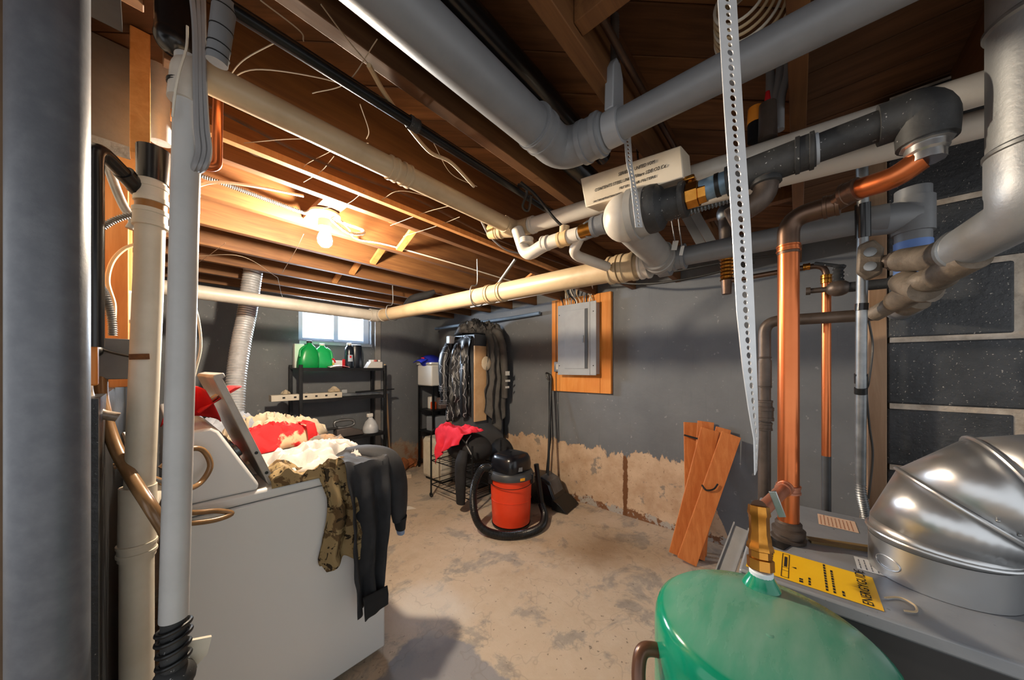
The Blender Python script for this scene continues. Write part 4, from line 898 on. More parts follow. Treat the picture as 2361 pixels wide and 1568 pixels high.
# things on the top shelf
TS = 1.4065; g = lambda px: U(px, 848, Y=3.86)
def jug(px, y, h, label, lean, mats):
    p = V(U(px, 848, Y=y).x, y, TS)
    t = thing('detergent_jug', label, 'jug', p, 'green detergent jugs'); mg = mats
    rr = lambda s_: [p+V(math.copysign(abs(math.cos(a))**.6, math.cos(a))*s_[0]+lean*s_[2], math.copysign(abs(math.sin(a))**.6, math.sin(a))*s_[1], s_[2]) for a in [2*math.pi*k/24 for k in range(24)]]
    prof = [(.092, .055, 0), (.098, .06, .01), (.096, .06, h*.35), (.08, .055, h*.6), (.05, .042, h*.80), (.024, .024, h*.88), (.022, .022, h*.93)]
    vs = []; fs = []
    for s_ in prof: vs += rr(s_)
    for i in range(len(prof)-1):
        for k in range(24): fs.append((i*24+k, i*24+(k+1) % 24, (i+1)*24+(k+1) % 24, (i+1)*24+k))
    fs += [tuple(range(24))[::-1], tuple(range((len(prof)-1)*24, len(prof)*24))]
    MB().add(vs, fs).build('bottle', mg, t, smooth=60)
    MB().lathe(p+V(lean*h*.93, 0, h*.92), (0, 0, 1), [(.026, 0), (.026, h*.08), (.022, h*.085)], 20).build('cap', m_wplas if lean < 0 else m_dgrey, t)
    MB().tube(spl([p+V(-.035*(1 if lean >= 0 else -1)+lean*h*.8, -.03, h*.82), p+V(-.075*(1 if lean >= 0 else -1), -.035, h*.66), p+V(-.085*(1 if lean >= 0 else -1), -.04, h*.4)]), .012, 10).build('handle', mg, t)
m_jug = M('green_jug_plastic', '12a050', '0d8f45', .3); m_jug2 = M('green_jug_plastic_bright', '1fb765', '14a455', .3)
jug(710, 3.86, .285, 'larger green detergent jug with dark cap on the top shelf', .05, m_jug)
jug(743, 3.90, .265, 'smaller green detergent jug with white cap on the top shelf', -.01, m_jug2)
tag(MB().bb(g(690).x, 4.02, TS, g(713).x, 4.09, TS+.26).build('white_carton', m_wplas, bevel=.004), 'white carton behind the larger green jug', 'box')
p = V(g(778).x, 3.90, TS)
t = thing('red_white_carton', 'red and white carton lying open between the jugs and the dark bottles', 'box', p)
MB().bb(p.x-.085, p.y-.03, TS+.0, p.x+.085, p.y+.06, TS+.085).build('carton', m_wplas, t, bevel=.003)
MB().bb(p.x+.055, p.y-.034, TS+.002, p.x+.087, p.y-.029, TS+.10).build('red_flap', m_red, t); MB().tube(spl([p+V(-.08, -.033, .01), p+V(-.075, -.034, .08), p+V(-.04, -.034, .10), p+V(-.02, -.034, .06)]), .009, 8).build('red_handle', m_red, t)
MB().bb(p.x-.065, p.y-.036, TS+.004, p.x-.03, p.y-.031, TS+.06).build('yellow_patch', M('yellow_green_print', 'c9c65a', None, .5), t)
p = V(g(775).x, 3.79, TS)
t = thing('magazine', 'curled white and crimson magazine hanging over the shelf edge', 'magazine', p)
MB().grid(lambda a, b: p+V(-.10+.20*a, -.05+.10*b, .003+.018*math.sin(a*3.1)+.008*b), 14, 5).build('cover', M('magazine_print', 'f0eef0', 'c22046', .4, 0, 9, .55, .62), t, solid=.006)
p = V(g(806).x, 3.87, TS)
t = thing('dark_bottle', 'tall dark bottle with a grey oval label on the top shelf', 'bottle', p)
MB().lathe(p, (0, 0, 1), [(.045, 0), (.048, .01), (.048, .20), (.04, .235), (.024, .255), (.024, .265)], 28).build('bottle', M('dark_blue_bottle', '1c2430', '151b24', .25), t)
MB().lathe(p, (0, 0, 1), [(.026, .262), (.026, .285), (.02, .287)], 20).build('cap', m_white, t)
MB().grid(lambda a, b: p+V(math.cos(-2.2+a*1.1)*.0488, math.sin(-2.2+a*1.1)*.0488, .075+.075*b), 8, 4).build('label', M('pale_bottle_label', 'aeb9c6', None, .5), t)
MB().grid(lambda a, b: p+V(math.cos(-1.85+a*.4)*.0493, math.sin(-1.85+a*.4)*.0493, .115+.025*b), 4, 3).build('label_spot', m_red, t)
p = V(g(826).x, 3.95, TS)
tag(MB().lathe(p, (0, 0, 1), [(.072, 0), (.076, .01), (.076, .24), (.07, .268), (.06, .275)], 36).build('dark_canister', M('black_blue_canister', '1a1f29', '12161e', .3)), 'wide dark canister right of the labelled bottle', 'canister')
p = V(g(862).x, 3.86, TS)
t = thing('white_box', 'low white box with small cartons at the right end of the top shelf', 'box', p)
MB().prism([p+V(-.105, -.05, 0), p+V(.085, -.05, 0), p+V(.085, -.05, .075), p+V(-.06, -.05, .075)], (0, .10, 0)).build('box', M('pale_grey_card', 'cfcdc8', None, .6), t, bevel=.003)
for dx, c_ in ((-.03, 'e8e6e2'), (.02, 'b05a50'), (.05, 'e8e6e2')): MB().bb(p.x+dx-.02, p.y-.02, TS+.077, p.x+dx+.02, p.y+.03, TS+.10).build('carton', M('small_carton_'+c_, c_, None, .6), t)
# things on the middle shelf
MS = 1.0815
pa, pb_ = V(.83, 3.80, MS+.001), V(1.46, 3.82, MS+.001)
t = thing('perforated_rail', 'cream perforated metal rail jutting left off the middle shelf', 'rail', V(1.15, 3.81, MS))
MB().bb(.80, 3.755, MS+.002, 1.44, 3.85, MS+.062).build('rail', m_cream, t, bevel=.003)
for k in range(6): MB().bb(.90+k*.095-.011, 3.753, MS+.025, .90+k*.095+.011, 3.7555, MS+.042).build('slot', m_black, t)
tag(MB().bb(1.35, 3.87, MS+.002, 2.05, 3.95, MS+.035).build('metal_track', m_galv2, bevel=.003), 'long dull metal track poking out past the right shelf post', 'track')
tag(MB().prism([(1.62, 3.80, MS+.04), (2.08, 3.80, MS+.055), (2.08, 3.80, MS+.068), (1.62, 3.80, MS+.055)], (0, .05, 0)).build('metal_bracket', m_blackm, bevel=.002), 'thin dark bracket lying on the metal track', 'bracket')
tag(mound((1.38, 3.83, MS+.063), .06, .04, .06, 3, 0, .4).build('paper_wad', m_ccl, solid=.002), 'crumpled pale paper on the cream rail', 'paper')
tag(mound((.93, 3.82, MS+.063), .035, .03, .045, 7, 0, .4).build('paper_wad', m_ccl, solid=.002), 'small crumpled paper scrap at the left end of the rail', 'paper')
tag(MB().bb(1.52, 3.97, MS+.002, 1.58, 4.03, MS+.075).build('small_jar', M('frosted_jar', 'a7aaac', None, .3), bevel=.008), 'small grey jar at the back of the middle shelf', 'jar')
# lower shelf
LS = .6365
p = V(1.50, 3.85, LS)
t = thing('hand_saw_tool', 'grey power tool with a looped handle on the lower shelf', 'power tool', p)
MB().tube(spl([p+V(-.10, 0, .11), p+V(-.10, 0, .17), p+V(.0, 0, .185), p+V(.09, 0, .17), p+V(.10, 0, .12), p+V(.0, 0, .10), p+V(-.10, 0, .11)]), .016, 10).build('handle', m_galv2, t)
MB().prism([p+V(-.10, -.06, .0), p+V(.20, -.06, .0), p+V(.18, -.06, .05), p+V(.05, -.06, .10), p+V(-.10, -.06, .095)], (0, .12, 0)).build('body', M('taupe_plastic', '5d5552', '4d4643', .5), t, bevel=.012)
MB().cyl(p+V(-.36, -.02, .105), p+V(-.08, -.02, .105), .014, n=10).build('bar', m_dgrey, t)
p = V(1.80, 3.85, LS)
t = thing('spray_bottle', 'white spray bottle on the lower shelf', 'bottle', p)
MB().lathe(p, (0, 0, 1), [(.085, 0), (.09, .01), (.085, .07), (.06, .13), (.025, .165), (.022, .18)], 24).build('bottle', M('milky_plastic', 'c9cccf', 'aab0b6', .35, 0, 8), t); MB().box(p+V(-.01, 0, .205), (.07, .035, .045)).build('trigger_head', m_wplas, t, bevel=.008)
for x_, y_, h_ in ((1.25, 3.88, .22), (1.62, 3.93, .14)):
    tag(MB().bb(x_-.09, y_-.08, .1615, x_+.09, y_+.08, .1615+h_).build('storage_box', M('brown_card', '8a7258', '79634b', .8), bevel=.004), 'taller brown box on the bottom shelf' if h_ > .2 else 'shorter brown box on the bottom shelf', 'box', 'boxes on the bottom shelf')
# sticks and rubble in the corner by the shelf
tag(MB().tube([V(2.17, 4.06, .02), V(2.13, 4.15, 1.46)], .013, 12).build('broom_handle', wood('pale_handle', 'cfae85', 'dcbd96', None, 2)), 'pale wooden broom handle leaning beside the shelf', 'stick')
tag(MB().tube([V(2.13, 4.02, .02), V(2.095, 4.14, 1.05)], .012, 10).build('grey_rod', m_galv2), 'grey rod leaning next to the wooden handle', 'rod')
m_rub = M('broken_brick', '8a4f2c', 'a5683c', .9, 0, 8, bump=.5, bscale=30)
for k, (x_, y_, s_, lab) in enumerate(((2.32, 4.08, .10, 'large broken brick lump against the window wall'), (2.22, 4.0, .07, 'small brick lump by the leaning rods'), (2.48, 4.10, .085, 'brick lump beside the black rack'))):
    b = MB().ball((x_, y_, s_*.7), s_, (1.3, .7, .9), 10, 7); rr = random.Random(k)
    for i, q_ in enumerate(b.v): b.v[i] = q_ + V(1, 1, 1)*fbm(q_, 9, 3)*s_*.5; b.v[i].z = max(.001, b.v[i].z)
    tag(b.build('brick_lump', m_rub, smooth=0), lab, 'rubble', 'brick rubble')
tag(MB().prism([V(2.10, 3.78, .001), V(2.26, 3.70, .001), V(2.30, 3.80, .001), V(2.16, 3.88, .001)], (0, 0, .05)).build('plaster_slab', M('pale_plaster', 'cbbfae', 'b5a48f', .9), bevel=.004), 'pale plaster slab on the floor by the brick rubble', 'rubble')
tag(MB().add([(1.66, 2.93, .002), (1.80, 2.86, .002), (1.78, 2.96, .004), (1.70, 3.02, .003)], [(0, 1, 2, 3)]).build('paper_scrap', M('floor_paper', 'd9d2c6', None, .8), solid=.001, smooth=0), 'pale paper scrap on the open floor', 'paper')
# ------------------------------------------------------------------ black rack in the corner with a white bin
rx0, rx1, ry0, ry1 = 2.60, 2.94, 3.72, 4.06
t = thing('corner_rack', 'narrow black rack standing in the room corner', 'rack', ((rx0+rx1)/2, (ry0+ry1)/2, 0))
for x in (rx0, rx1):
    for y in (ry0, ry1): MB().bb(x-.012, y-.012, 0, x+.012, y+.012, 1.16).build('post', m_blackm, t)
for z in (.10, .53, .83, 1.16): MB().bb(rx0-.012, ry0-.012, z-.018, rx1+.012, ry1+.012, z).build('shelf_board', m_blackm, t)
p = V(2.76, 3.89, 1.1615)
t = thing('white_bin', 'white lidded plastic bin on top of the corner rack', 'bin', p)
MB().bb(p.x-.19, p.y-.17, p.z, p.x+.19, p.y+.17, p.z+.29).build('tub', m_wplas, t, bevel=.02); MB().bb(p.x-.2, p.y-.18, p.z+.292, p.x+.2, p.y+.18, p.z+.325).build('lid', m_wplas, t, bevel=.012)
p = V(2.65, 3.90, 1.50)
t = thing('blue_hat', 'royal blue peaked hat with a red and white badge on the white bin', 'hat', p)
mb = clothm('royal_blue_cloth', '1a2bb4', '1524a0')
MB().ball(p+V(.03, .0, .0), .13, (1.15, 1, .75), 24, 14).build('crown', mb, t)
MB().grid(lambda a, b: p+V(-.09-.10*b, -.11+.2*a, .02-.045*b+.03*math.sin(a*3.14)), 10, 6).build('bill', mb, t, solid=.006)
MB().box(p+V(-.118, -.03, .035), (.012, .07, .04)).build('badge', m_red, t, bevel=.004); MB().box(p+V(-.115, -.03, .012), (.012, .075, .018)).build('badge_trim', m_wplas, t)
rk = random.Random(5)
for lab, c_, x_, y_, z_, sx_, sy_, sz_ in (('orange tub on the upper rack shelf', 'e2571f', 2.66, 3.80, .831, .06, .07, .11), ('white lidded tub behind the orange one', 'e5e2da', 2.70, 3.92, .831, .07, .07, .17), ('patterned dark bag on the upper rack shelf', '6b5a55', 2.80, 3.80, .831, .13, .1, .16), ('grey plastic box on the lower rack shelf', '8e949c', 2.74, 3.84, .531, .22, .18, .2), ('dark crate on the bottom rack shelf', '3a3b40', 2.76, 3.88, .101, .26, .24, .3)):
    tag(MB().bb(x_-sx_/2, y_-sy_/2, z_, x_+sx_/2, y_+sy_/2, z_+sz_).build(lab.split(' on')[0].split(' behind')[0].replace(' ', '_'), M('rack_'+c_, c_, None, .45), bevel=.012), lab, 'container')
# cream louvred heater
hx0, hx1, hy0, hy1 = 2.36, 2.57, 3.22, 3.60
t = thing('louvred_heater', 'cream louvred box heater standing by the corner rack', 'heater', ((hx0+hx1)/2, (hy0+hy1)/2, 0))
MB().prism([(hx0+.02, hy0, .03), (hx0, hy0, .06), (hx0, hy0, .49), (hx0+.03, hy0, .53), (hx1, hy0, .53), (hx1, hy0, .03)], (0, hy1-hy0, 0)).build('case', m_cream, t, bevel=.008)
for k in range(16): MB().bb(hx0-.006, hy0+.03+k*.0205, .07, hx0+.002, hy0+.036+k*.0205, .48).build('louvre', m_cream, t)
MB().bb(hx0-.008, hy0+.10, .33, hx0-.002, hy0+.115, .36).build('latch', m_black, t); MB().bb(hx0+.03, hy0+.02, 0, hx1-.02, hy1-.02, .031).build('base', m_black, t)
# ------------------------------------------------------------------ grey cabinet with jackets
cx0, cx1, cy0, cy1, ctz = 2.50, 2.985, 2.76, 3.18, 1.80
t = thing('grey_cabinet', 'tall grey steel cabinet against the right wall hung with jackets', 'cabinet', ((cx0+cx1)/2, (cy0+cy1)/2, 0))
m_cab = M('dark_grey_cabinet', '565a5f', '4d5156', .45, .2)
MB().bb(cx0+.006, cy0, .03, cx1, cy1, ctz).build('body', m_cab, t, bevel=.004)
for y0_, y1_ in ((cy0+.004, (cy0+cy1)/2-.002), ((cy0+cy1)/2+.002, cy1-.004)):
    d_ = MB().bb(cx0-.012, y0_, .06, cx0+.005, y1_, ctz-.006).build('door', m_cab, t, bevel=.003)
    MB().bb(cx0-.024, (cy0+cy1)/2-.03 if y0_ < 2.9 else (cy0+cy1)/2+.02, .95, cx0-.013, (cy0+cy1)/2-.02 if y0_ < 2.9 else (cy0+cy1)/2+.03, 1.08).build('handle', m_galv2, d_)
MB().bb(cx0+.02, cy0+.02, 0, cx1-.02, cy1-.02, .031).build('plinth', m_black, t)
MB().bb(cx1-.02, cy0-.012, 0, cx1+.0, cy0-.001, 1.78).build('corner_strip', m_black, t)
tag(MB().bb(2.46, cy0-.035, .80, 2.64, cy0-.014, 1.66).build('cardboard_sheet', M('tan_cardboard', 'c9a57c', 'bb9468', .8), bevel=.002), 'tan cardboard sheet hanging on the cabinet side', 'cardboard')
m_ol = clothm('charcoal_olive_cloth', '45423f', '524f4b'); m_blk = clothm('black_cloth', '141416', '1d1d20')
t = thing('olive_jacket', 'dark olive hooded jacket hanging down the cabinet side', 'jacket', (2.85, cy0-.05, .8))
drape((2.60, cy0-.040, ctz+.03), (1, 0, 0), (0, -1, 0), .28, .20, lambda w: 1.17-.45*abs(w-.55), 3, .026, 3, .28, .02, 60, 30, .02, .03).build('body', m_ol, t, solid=.005)
MB().tube(spl([V(2.72, cy0-.05, ctz+.06), V(2.80, cy0-.09, ctz-.02), V(2.85, cy0-.12, ctz-.35), V(2.87, cy0-.11, ctz-.75)]), [.05, .07, .068, .06, .052], 16, sq=.7).build('sleeve', m_ol, t)
so = V(2.84, cy0-.20, 1.32)
for k, (s_, h_) in enumerate((('AFX', .05), ('RACING', .024), ('TEAM', .024))):
    bb_ = MB(); x_ = 0
    for i in range((3, 5, 4)[k]):
        w_ = (.026, .017, .017)[k]; bb_.bb(so.x-.05+x_, so.y, so.z-k*.075, so.x-.05+x_+w_*.75, so.y+.002, so.z-k*.075+h_); x_ += w_
    bb_.build('sleeve_print', m_wplas, t, smooth=0)
t = thing('jacket_heap', 'heap of black jackets bunched on top of the cabinet', 'jacket', (2.72, 2.95, ctz))
for k, (x_, y_, rx_, ry_, h_, sd) in enumerate(((2.66, 2.95, .20, .19, .21, 1), (2.82, 2.86, .18, .16, .19, 6), (2.56, 2.88, .16, .17, .16, 11))):
    mound((x_, y_, ctz+.002), rx_, ry_, h_, sd, k, .75, .5, 44, 16, 3.2).build('fold', (m_blk, m_ol, clothm('charcoal_trim', '2b2a2a', '5d5a57', 20))[k], t, solid=.004)
m_jer = NT('black_patterned_leather'); wv = m_jer.n('TexWave', i_Vector=m_jer.co, i_Scale=9.0, i_Distortion=9.0, i_Detail=2.0)
m_jer = m_jer.fin(m_jer.mix(m_jer.ramp(wv.outputs['Fac'], .955, .99), lin('101013'), lin('9a9ba0')), .4, 0, .5)
t = thing('racing_jacket', 'black leather racing jacket with grey patterns hanging from the cabinet front', 'jacket', (cx0-.05, 2.95, .9))
drape((cx0-.020, 3.20, ctz-.05), (0, -1, 0), (-1, 0, 0), .40, .06, lambda w: .92+.06*math.sin(w*6), 3, .03, 6, .05, .02, 50, 28, .0, .02).build('body', m_jer, t, solid=.006)
MB().tube(spl([V(cx0-.05, 3.17, ctz-.10), V(cx0-.11, 3.20, ctz-.30), V(cx0-.13, 3.18, ctz-.55), V(cx0-.14, 3.15, ctz-.80)]), [.06, .075, .068, .06, .05], 18, sq=.8).build('sleeve', m_jer, t)
MB().tube(spl([V(cx0-.06, 2.88, ctz-.35), V(cx0-.09, 2.86, ctz-.6), V(cx0-.08, 2.86, ctz-.95)]), [.055, .05, .045], 16, sq=.8).build('sleeve', m_jer, t)
for z_ in (ctz-.62, ctz-.78):
    for k in range(3): MB().tube([V(cx0-.135, 3.165, z_-k*.022)+V(math.cos(a)*.055, math.sin(a)*.068, 0) for a in [2*math.pi*i/16 for i in range(16)]], .004, 6, closed=True).build('stripe', m_galv2, t)
tag(MB().ball(V(cx0+.10, cy0-.075, 1.46), .075, (1, .35, 1.1), 18, 10).build('tan_hat', m_ccl), 'tan peaked hat hooked on the cabinet side between the jackets', 'hat')
tag(MB().bb(2.40, 3.10, 1.70, 2.485, 3.17, 1.79).build('paper_bag', M('white_paper', 'd9d8d4', None, .7), bevel=.01), 'white paper bag tucked behind the racing jacket collar', 'bag')
# ------------------------------------------------------------------ black wire cart with bag and red jersey
kx0, kx1, ky0, ky1 = 2.07, 2.47, 2.33, 3.00
t = thing('wire_cart', 'black wire cart loaded with a black bag', 'cart', ((kx0+kx1)/2, (ky0+ky1)/2, 0))
for x in (kx0, kx1):
    for y in (ky0, ky1):
        MB().cyl((x, y, .05), (x, y, .66), .0095, n=10).build('post', m_blackm, t)
        MB().tube([V(x, y, .025)+V(0, math.cos(a)*.022, math.sin(a)*.022) for a in [2*math.pi*i/16 for i in range(16)]], .0065, 8, closed=True).build('caster', m_blackm, t); MB().cyl((x, y, .02), (x, y, .055), .006, n=8).build('caster_stem', m_blackm, t)
for z in (.14, .40):
    MB().tube([V(kx0, ky0, z), V(kx1, ky0, z), V(kx1, ky1, z), V(kx0, ky1, z)], .006, 8, closed=True).build('rim', m_blackm, t)
    MB().tube([V(kx0, ky0, z+.05), V(kx1, ky0, z+.05), V(kx1, ky1, z+.05), V(kx0, ky1, z+.05)], .004, 8, closed=True).build('rim', m_blackm, t)
    for k in range(9): MB().cyl((kx0+.0, ky0+.06+k*.07, z), (kx1, ky0+.06+k*.07, z), .0025, n=6).build('shelf_wire', m_blackm, t)
MB().tube(spl([V(kx0, ky1, .64), V(kx0, ky1-.02, .72), V(kx0+.1, ky1-.02, .74), V(kx1, ky1, .66)]), .008, 8).build('push_handle', m_blackm, t)
t = thing('black_bag', 'full black duffel bag slumped on the wire cart', 'bag', (2.28, 2.62, .41))
MB().ball(V(2.28, 2.62, .565), .155, (1.25, 1.9, 1.02), 26, 16).build('bag_body', m_blk, t); MB().tube(spl([V(2.12, 2.40, .60), V(2.06, 2.5, .72), V(2.08, 2.75, .72), V(2.13, 2.85, .60)]), .014, 8, sq=.4).build('strap', m_blk, t)
MB().tube(spl([V(2.12, 2.40, .52), V(2.10, 2.36, .55), V(2.10, 2.45, .66), V(2.2, 2.5, .72)]), .006, 6).build('piping', m_cabg, t)
tag(MB().ball(V(2.66, 2.50, .42), .15, (.9, 1.0, 1.35), 22, 14).build('black_backpack', m_blk), 'black backpack standing between the cart and the cabinet', 'bag')
tag(MB().bb(2.56, 2.38, 0, 2.80, 2.62, .225).build('black_bin', m_black, bevel=.02), 'low black bin under the black backpack', 'bin')
tag(drape((kx0-.025, 2.88, .745), (0, -1, 0), (-1, 0, 0), .46, .26, lambda w: .09+.26*(1-w)**1.6, 3, .022, 5, -.3, .02, 40, 30, -.1, .05).build('red_jersey', m_pink, solid=.004), 'coral red jersey thrown over the black bag on the cart', 'clothing')
tag(MB().tube(spl([V(2.06, 2.44, .60), V(2.02, 2.44, .46), V(2.01, 2.43, .28), V(2.02, 2.44, .10)]), [.05, .07, .065, .058, .05], 16, sq=.7).build('black_trouser_leg', m_blk), 'black trouser leg hanging off the wire cart', 'clothing')
# ------------------------------------------------------------------ orange shop vacuum
vc = V(2.205, 1.955, 0)
t = thing('shop_vacuum', 'orange drum shop vacuum with a black motor head', 'vacuum', vc)
MB().lathe(vc, (0, 0, 1), [(.160, .02), (.170, .028), (.178, .20), (.186, .40), (.188, .43)], 48).build('drum', m_orangep, t)
MB().lathe(vc, (0, 0, 1), [(.17, 0), (.175, .02), (.16, .022)], 40).build('base', m_black, t)
MB().lathe(vc, (0, 0, 1), [(.189, .425), (.203, .43), (.205, .46), (.19, .485), (.17, .49)], 48).build('lid_rim', M('charcoal_plastic', '3a3c3f', '323436', .4), t)
m_mot = M('glossy_black_plastic', '111217', None, .25)
b = MB()
vs = []; prof = [(.172, .487), (.176, .54), (.168, .595), (.148, .628), (.10, .642), (.01, .645)]
for r, h in prof:
    for k in range(40):
        a = 2*math.pi*k/40; c_, s_ = math.cos(a), math.sin(a); vs.append(vc+V(math.copysign(abs(c_)**.55, c_)*r*.92, math.copysign(abs(s_)**.55, s_)*r*.85, h))
b.add(vs, [(i*40+k, i*40+(k+1) % 40, (i+1)*40+(k+1) % 40, (i+1)*40+k) for i in range(len(prof)-1) for k in range(40)]); b.build('motor_head', m_mot, t, smooth=55)
fd = V(-.72, -.69, 0); fs_ = V(.69, -.72, 0)
for s_ in (-1, 1): MB().box(vc+(fd*.4+fs_*s_).normalized()*.20+V(0, 0, .43), (.03, .045, .09), Matrix.Rotation(math.atan2((fd*.4+fs_*s_).y, (fd*.4+fs_*s_).x), 3, 'Z')).build('latch', m_mot, t, bevel=.006)
MB().box(vc+(fd+fs_*.35).normalized()*.158+V(0, 0, .525), (.006, .085, .035), Matrix.Rotation(math.atan2((fd+fs_*.35).y, (fd+fs_*.35).x), 3, 'Z')).build('switch_plate', m_galv2, t); MB().box(vc+(fd+fs_*.5).normalized()*.203+V(0, 0, .452), (.006, .045, .022), Matrix.Rotation(math.atan2((fd+fs_*.5).y, (fd+fs_*.5).x), 3, 'Z')).build('warning_sticker', M('amber_sticker', 'e8a01c', None, .5), t)
MB().tube([vc+(fd*math.cos(a)+fs_*math.sin(a))*.206+V(0, 0, .42-.045*math.cos(a)) for a in [-1.3+2.6*k/20 for k in range(21)]], .003, 6).build('bail_wire', m_black, t)
MB().tube([vc+(fd*math.cos(a)+fs_*math.sin(a))*.1815+V(0, 0, .24) for a in [2*math.pi*k/40 for k in range(40)]], .002, 6, closed=True).build('drum_ridge', m_orangep, t)
hs = [vc-fs_*.20+V(0, 0, .50)+fd*-.02, vc-fs_*.27+fd*.05+V(0, 0, .50), vc-fs_*.33+fd*.12+V(0, 0, .36), vc-fs_*.32+fd*.16+V(0, 0, .16), vc-fs_*.24+fd*.22+V(0, 0, .055), vc-fs_*.08+fd*.29+V(0, 0, .037), vc+fs_*.10+fd*.27+V(0, 0, .037), vc+fs_*.25+fd*.16+V(0, 0, .037), vc+fs_*.31-fd*.02+V(0, 0, .05), vc+fs_*.30-fd*.15+V(0, 0, .10)]
ribbed(spl(hs, 12), .032, .011, .06, 16).build('hose', M('ribbed_black_hose', '17181a', None, .35), t)
MB().tube([hs[-1], hs[-1]+V(-.02, .05, .38)], [.026, .024], 16).build('wand', m_black, t)
# ------------------------------------------------------------------ black carpet cleaner and sticks by the wall
p = V(2.78, 1.93, 0)
t = thing('carpet_cleaner', 'black upright carpet cleaner parked against the right wall', 'vacuum', p)
dF = V(.12, -1, 0).normalized(); sF = V(1, .12, 0).normalized()
pr = [(-.26, 0), (-.27, .14), (-.20, .26), (-.06, .27), (.06, .22), (.13, .06), (.13, 0)]
MB().prism([p+dF*a_+V(0, 0, z_+.03)-sF*.13 for a_, z_ in pr], sF*.26).build('housing', m_mot, t, bevel=.018)
MB().prism([p+dF*a_-sF*.10+V(0, 0, z_+.03) for a_, z_ in ((-.05, .275), (.055, .235), (.125, .07), (.10, .07), (.04, .20), (-.05, .25))], sF*.20).build('tank_window', M('grey_smoke_plastic', '55585c', '3e4145', .2), t, bevel=.004)
MB().prism([p+dF*a_-sF*.15+V(0, 0, z_+.012) for a_, z_ in ((.10, 0), (.10, .10), (.18, .07), (.26, .0))], sF*.30).build('nozzle', m_black, t, bevel=.006)
for s_ in (-1, 1): MB().cyl(p-dF*.18+sF*(.14*s_)+V(0, 0, .05), p-dF*.18+sF*(.11*s_)+V(0, 0, .05), .05, n=24).build('wheel', m_black, t)
hb = p-dF*.02+V(0, 0, .29); ht = U(1271, 872, X=2.96)
MB().tube([hb, ht], .013, 12).build('handle_tube', m_black, t)
MB().tube(spl([ht, ht+V(0, .01, .03), ht+V(0, .05, .055), ht+V(0, .07, .05), ht+V(0, .055, .0), ht+V(-.0, .01, -.04)]), .009, 8).build('grip', m_black, t)
tag(MB().tube([U(1266, 880, X=2.985), V(2.965, 2.05, .62), V(2.90, 2.09, .004)], [.010, .012, .010], 10).build('black_pole', m_black), 'thin black pole leaning on the wall beside the carpet cleaner', 'pole')
# ------------------------------------------------------------------ electrical panel
t = thing('breaker_panel', 'grey breaker panel on an orange pine backing board', 'electrical panel', (WX-.05, 1.68, 1.34))
m_pine = wood('pine_backing', 'd98634', 'e59a4c', 'cb7427', 2, .5)
for y0_, y1_ in ((1.945, 2.045), (1.472, 1.942), (1.358, 1.469)):
    MB().bb(WX-.042, y0_, 1.155, WX-.003, y1_, 2.15).build('backing_board', m_pine, t, bevel=.002)
MB().bb(WX-.13, 1.475, 1.345, WX-.043, 1.895, 2.05).build('enclosure', m_grey, t, bevel=.003)
co = MB().bb(WX-.138, 1.465, 1.335, WX-.131, 1.905, 2.06).build('cover', m_grey, t, bevel=.002)
do = MB().bb(WX-.144, 1.585, 1.40, WX-.139, 1.815, 1.995).build('door', m_grey, t, bevel=.002)
MB().bb(WX-.1445, 1.556, 1.40, WX-.1385, 1.582, 1.995).build('door_shadow_gap', M('dark_gap', '3a3c3e', None, .5), co); MB().bb(WX-.149, 1.595, 1.66, WX-.1445, 1.613, 1.73).build('latch', m_galv2, do, bevel=.002)
MB().bb(WX-.1395, 1.530, 1.337, WX-.1382, 1.532, 2.058).build('seam', M('dark_gap', '3a3c3e'), co)
for y_, z_ in ((1.495, 1.43), (1.495, 1.96), (1.885, 1.43), (1.885, 1.96)): MB().lathe((WX-.138, y_, z_), (-1, 0, 0), [(.006, 0), (.005, .003)], 10).build('screw', m_dgrey, co)
ob = MB().bb(WX-.09, 1.905, 1.365, WX-.043, 1.985, 1.475).build('outlet_box', m_galv, t, bevel=.004); MB().bb(WX-.093, 1.93, 1.39, WX-.0905, 1.955, 1.45).build('outlet_face', m_cream, ob)
cw = (m_cabk, m_cabw, m_cabt, m_cabg)
for k in range(11):
    y_ = 1.87-k*.034+rk.uniform(-.006, .006); zt = 2.20
    cable('panel_cable', ('black', 'white', 'tan', 'grey')[k % 4]+' cable entering the breaker panel top, %s from the window end' % ('first', 'second', 'third', 'fourth', 'fifth', 'sixth', 'seventh', 'eighth', 'ninth', 'tenth', 'eleventh')[k],
          [V(WX-.085, y_, 2.048), V(WX-.085, y_+rk.uniform(-.01, .01), 2.10), V(WX-.10+rk.uniform(-.05, .02), y_+rk.uniform(-.04, .04), 2.17), V(WX-.2+rk.uniform(-.08, .05), y_+rk.uniform(-.06, .06), 2.25)], .0065, cw[k % 4], group='cables into the breaker panel')
cable('panel_drop_wire', 'thin black wire hanging left of the breaker panel to a black tool tip', [V(WX-.05, 1.985, 2.14), V(WX-.05, 1.985, 1.7), V(WX-.048, 1.985, 1.2), V(WX-.02, 1.98, .85), V(WX-.02, 1.972, .60)], .0035, m_cabk)
